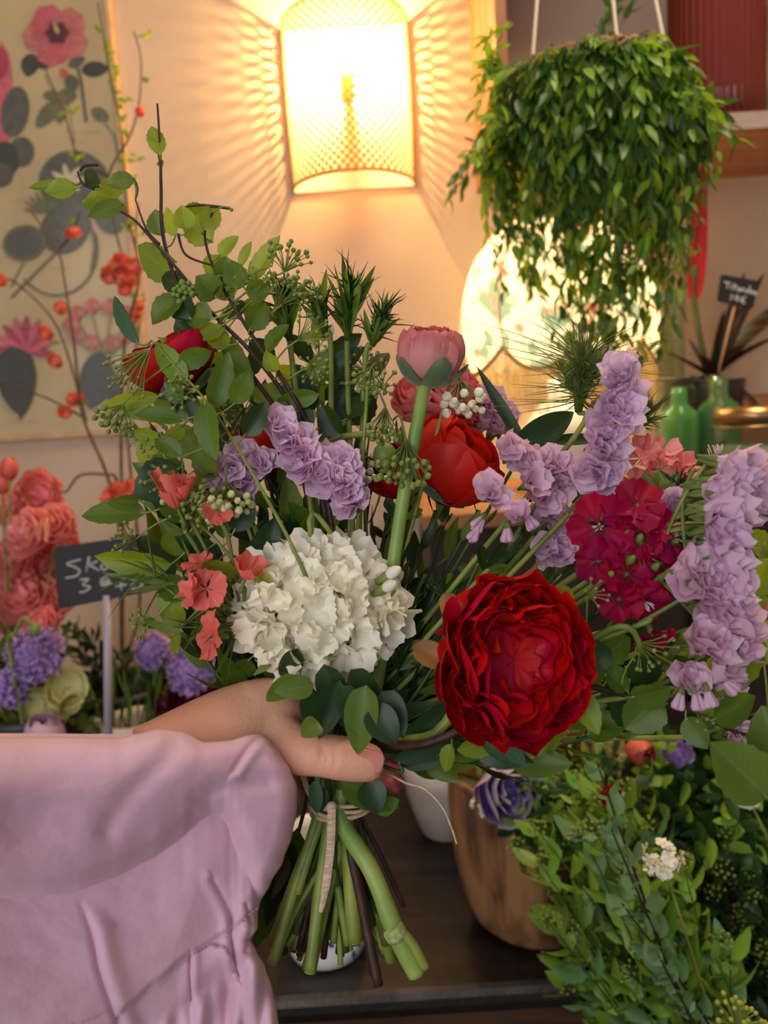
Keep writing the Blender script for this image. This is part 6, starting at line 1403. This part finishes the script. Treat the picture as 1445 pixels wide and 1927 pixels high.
def depth(x, y):
    D = .338 + .098 * ((x + 80) / 640.0) + .006 * sst(1400, 1900, y)
    yt = interp(TOPF, x); fy = interp(FY, x)
    v = (y - yt) / max(60.0, (fy - yt))
    inside = -polyd(x, y, FYP) if abs(y - fy) < 260 else (y - fy) * .8
    st = sst(-2, 10, inside)
    D -= (1 - st) * .016 * math.sin(PI * min(1, max(0, v)) ** .8) ** .8 * (1 - .5 * sst(280, 480, x))
    D += st * .0145 * (1 - .35 * sst(60, 260, inside)) * (1 - .75 * sst(430, 485, x))
    # the roll is rounder at its lower lip
    D += (1 - st) * .006 * gauss(inside, 14)
    # lower panel billow
    D -= st * .008 * math.sin(PI * min(1, max(0, (y - interp(FY, x)) / 330)))
    s1 = polyd(x, y, C1); D += (.0036 * gauss(s1, 8) - .0040 * gauss(s1 - 20, 20)) * sst(1675, 1800, y)
    # pleated cuff seam and ruffle under it
    if x > 190:
        sy = interp(SY, x); q = y - sy; D += .0035 * gauss(q, 4) + .004 * sst(0, 8, q) - .005 * gauss(q - 45, 32) * sst(330, 380, x)
        D += .0035 * sst(60, 130, q) * math.sin(x * .085 + y * .028 + 1.0) + .0018 * sst(60, 130, q) * math.sin(x * .19 + 2)
    s2 = polyd(x, y, C2); D += (.0035 * gauss(s2, 3.5) - .002 * gauss(s2 - 9, 8)) * sst(1778, 1800, y)
    s3 = polyd(x, y, C3); D += (.0034 * gauss(s3, 5) - .002 * gauss(s3 + 12, 9)) * sst(1690, 1760, y)
    s7 = polyd(x, y, C7); D += .0030 * gauss(s7, 4)
    s8 = polyd(x, y, C8); D += .0014 * gauss(s8, 6) - .0012 * gauss(s8 + 12, 9)
    D += .0022 * gauss(polyd(x, y, C5), 16)
    s6 = polyd(x, y, C6); D += .0030 * gauss(s6, 6) - .002 * gauss(s6 - 12, 9)
    D += .003 * gauss(polyd(x, y, C9), 24)
    D += .0060 * gauss(math.hypot((x - 60) / 1.9, y - 1560), 55)
    nv_ = Vector((x * .011, y * .016, 0)); D += .0022 * noise.noise(nv_ * .55) + .0005 * noise.noise(nv_ * 2.0) + .00012 * noise.noise(nv_ * 6)
    return D
NU, NV = 190, 190
def front(u, v):
    yy = 1383 + (v ** 1.0) * 577; xr = interp(XR, yy); x = -80 + u * (xr + 80)
    y = yy + (interp(TOPF, x) - 1383) * (1 - v) ** 3
    e = (xr - x); D = depth(x, y)
    t = max(0.0, 1 - e / 34.0); D += .020 * (1 - math.sqrt(max(0, 1 - t * t)))
    tt = max(0.0, 1 - (y - interp(TOPF, x)) / 26.0); D += .009 * (1 - math.sqrt(max(0, 1 - tt * tt))) * (1 - sst(300, 420, x) * .6)
    return P(x, y, D)
m = MB(); m.grid(front, NU, NV)
# back of the sleeve, behind the forearm; its rim shows above the front hem
BT = [(-80, 1398), (150, 1400), (225, 1398), (262, 1383), (300, 1374), (335, 1379), (372, 1398), (410, 1425), (470, 1455), (560, 1470)]
def back(u, v):
    yy = 1383 + v * 577; xr = interp(XR, yy) - 3; x = -80 + u * (xr + 80)
    y = interp(BT, x) + (1960 - interp(BT, x)) * v
    x = min(x, interp(XR, y) - 3)
    D = .430 + .075 * ((x + 80) / 640.0) + .012 * math.sin(PI * v)
    e = interp(XR, y) - x; t = max(0.0, 1 - e / 60.0); D -= (D - depth(x, y) - .019) * (t ** 2) * sst(1470, 1560, y)
    return P(x, y, D)
m.grid(lambda u, v: back(1 - u, v), 80, 60)
# shoulder strip closing the top left of the gathered cloth
def strip(u, v):
    x = -80 + v * 330; a = front((x + 80) / (492 + 80), 0); c = P(x, interp(BT, x), .430 + .075 * ((x + 80) / 640.0)); return a.lerp(c, u) + UP * (.004 * math.sin(PI * u))
m.grid(lambda u, v: strip(1 - u, v), 10, 40)
sl = m.build('sleeve', M_linen, PE); md = sl.modifiers.new('t', 'SOLIDIFY'); md.thickness = .0007; md.offset = -1
# stitched seam over the gathered cuff
m = MB(); sp = []
x = 222.0
while x < 482:
    y = interp(SY, x) + 3; a = P(x, y, depth(x, y) - .0007); y2 = interp(SY, x + 4) + 3; c = P(x + 4, y2, depth(x + 4, y2) - .0007); m.tube([a, c], .0003, 5); x += 7
m.build('stitching', mat('pink_thread', (214, 172, 186), rough=.7), PE)
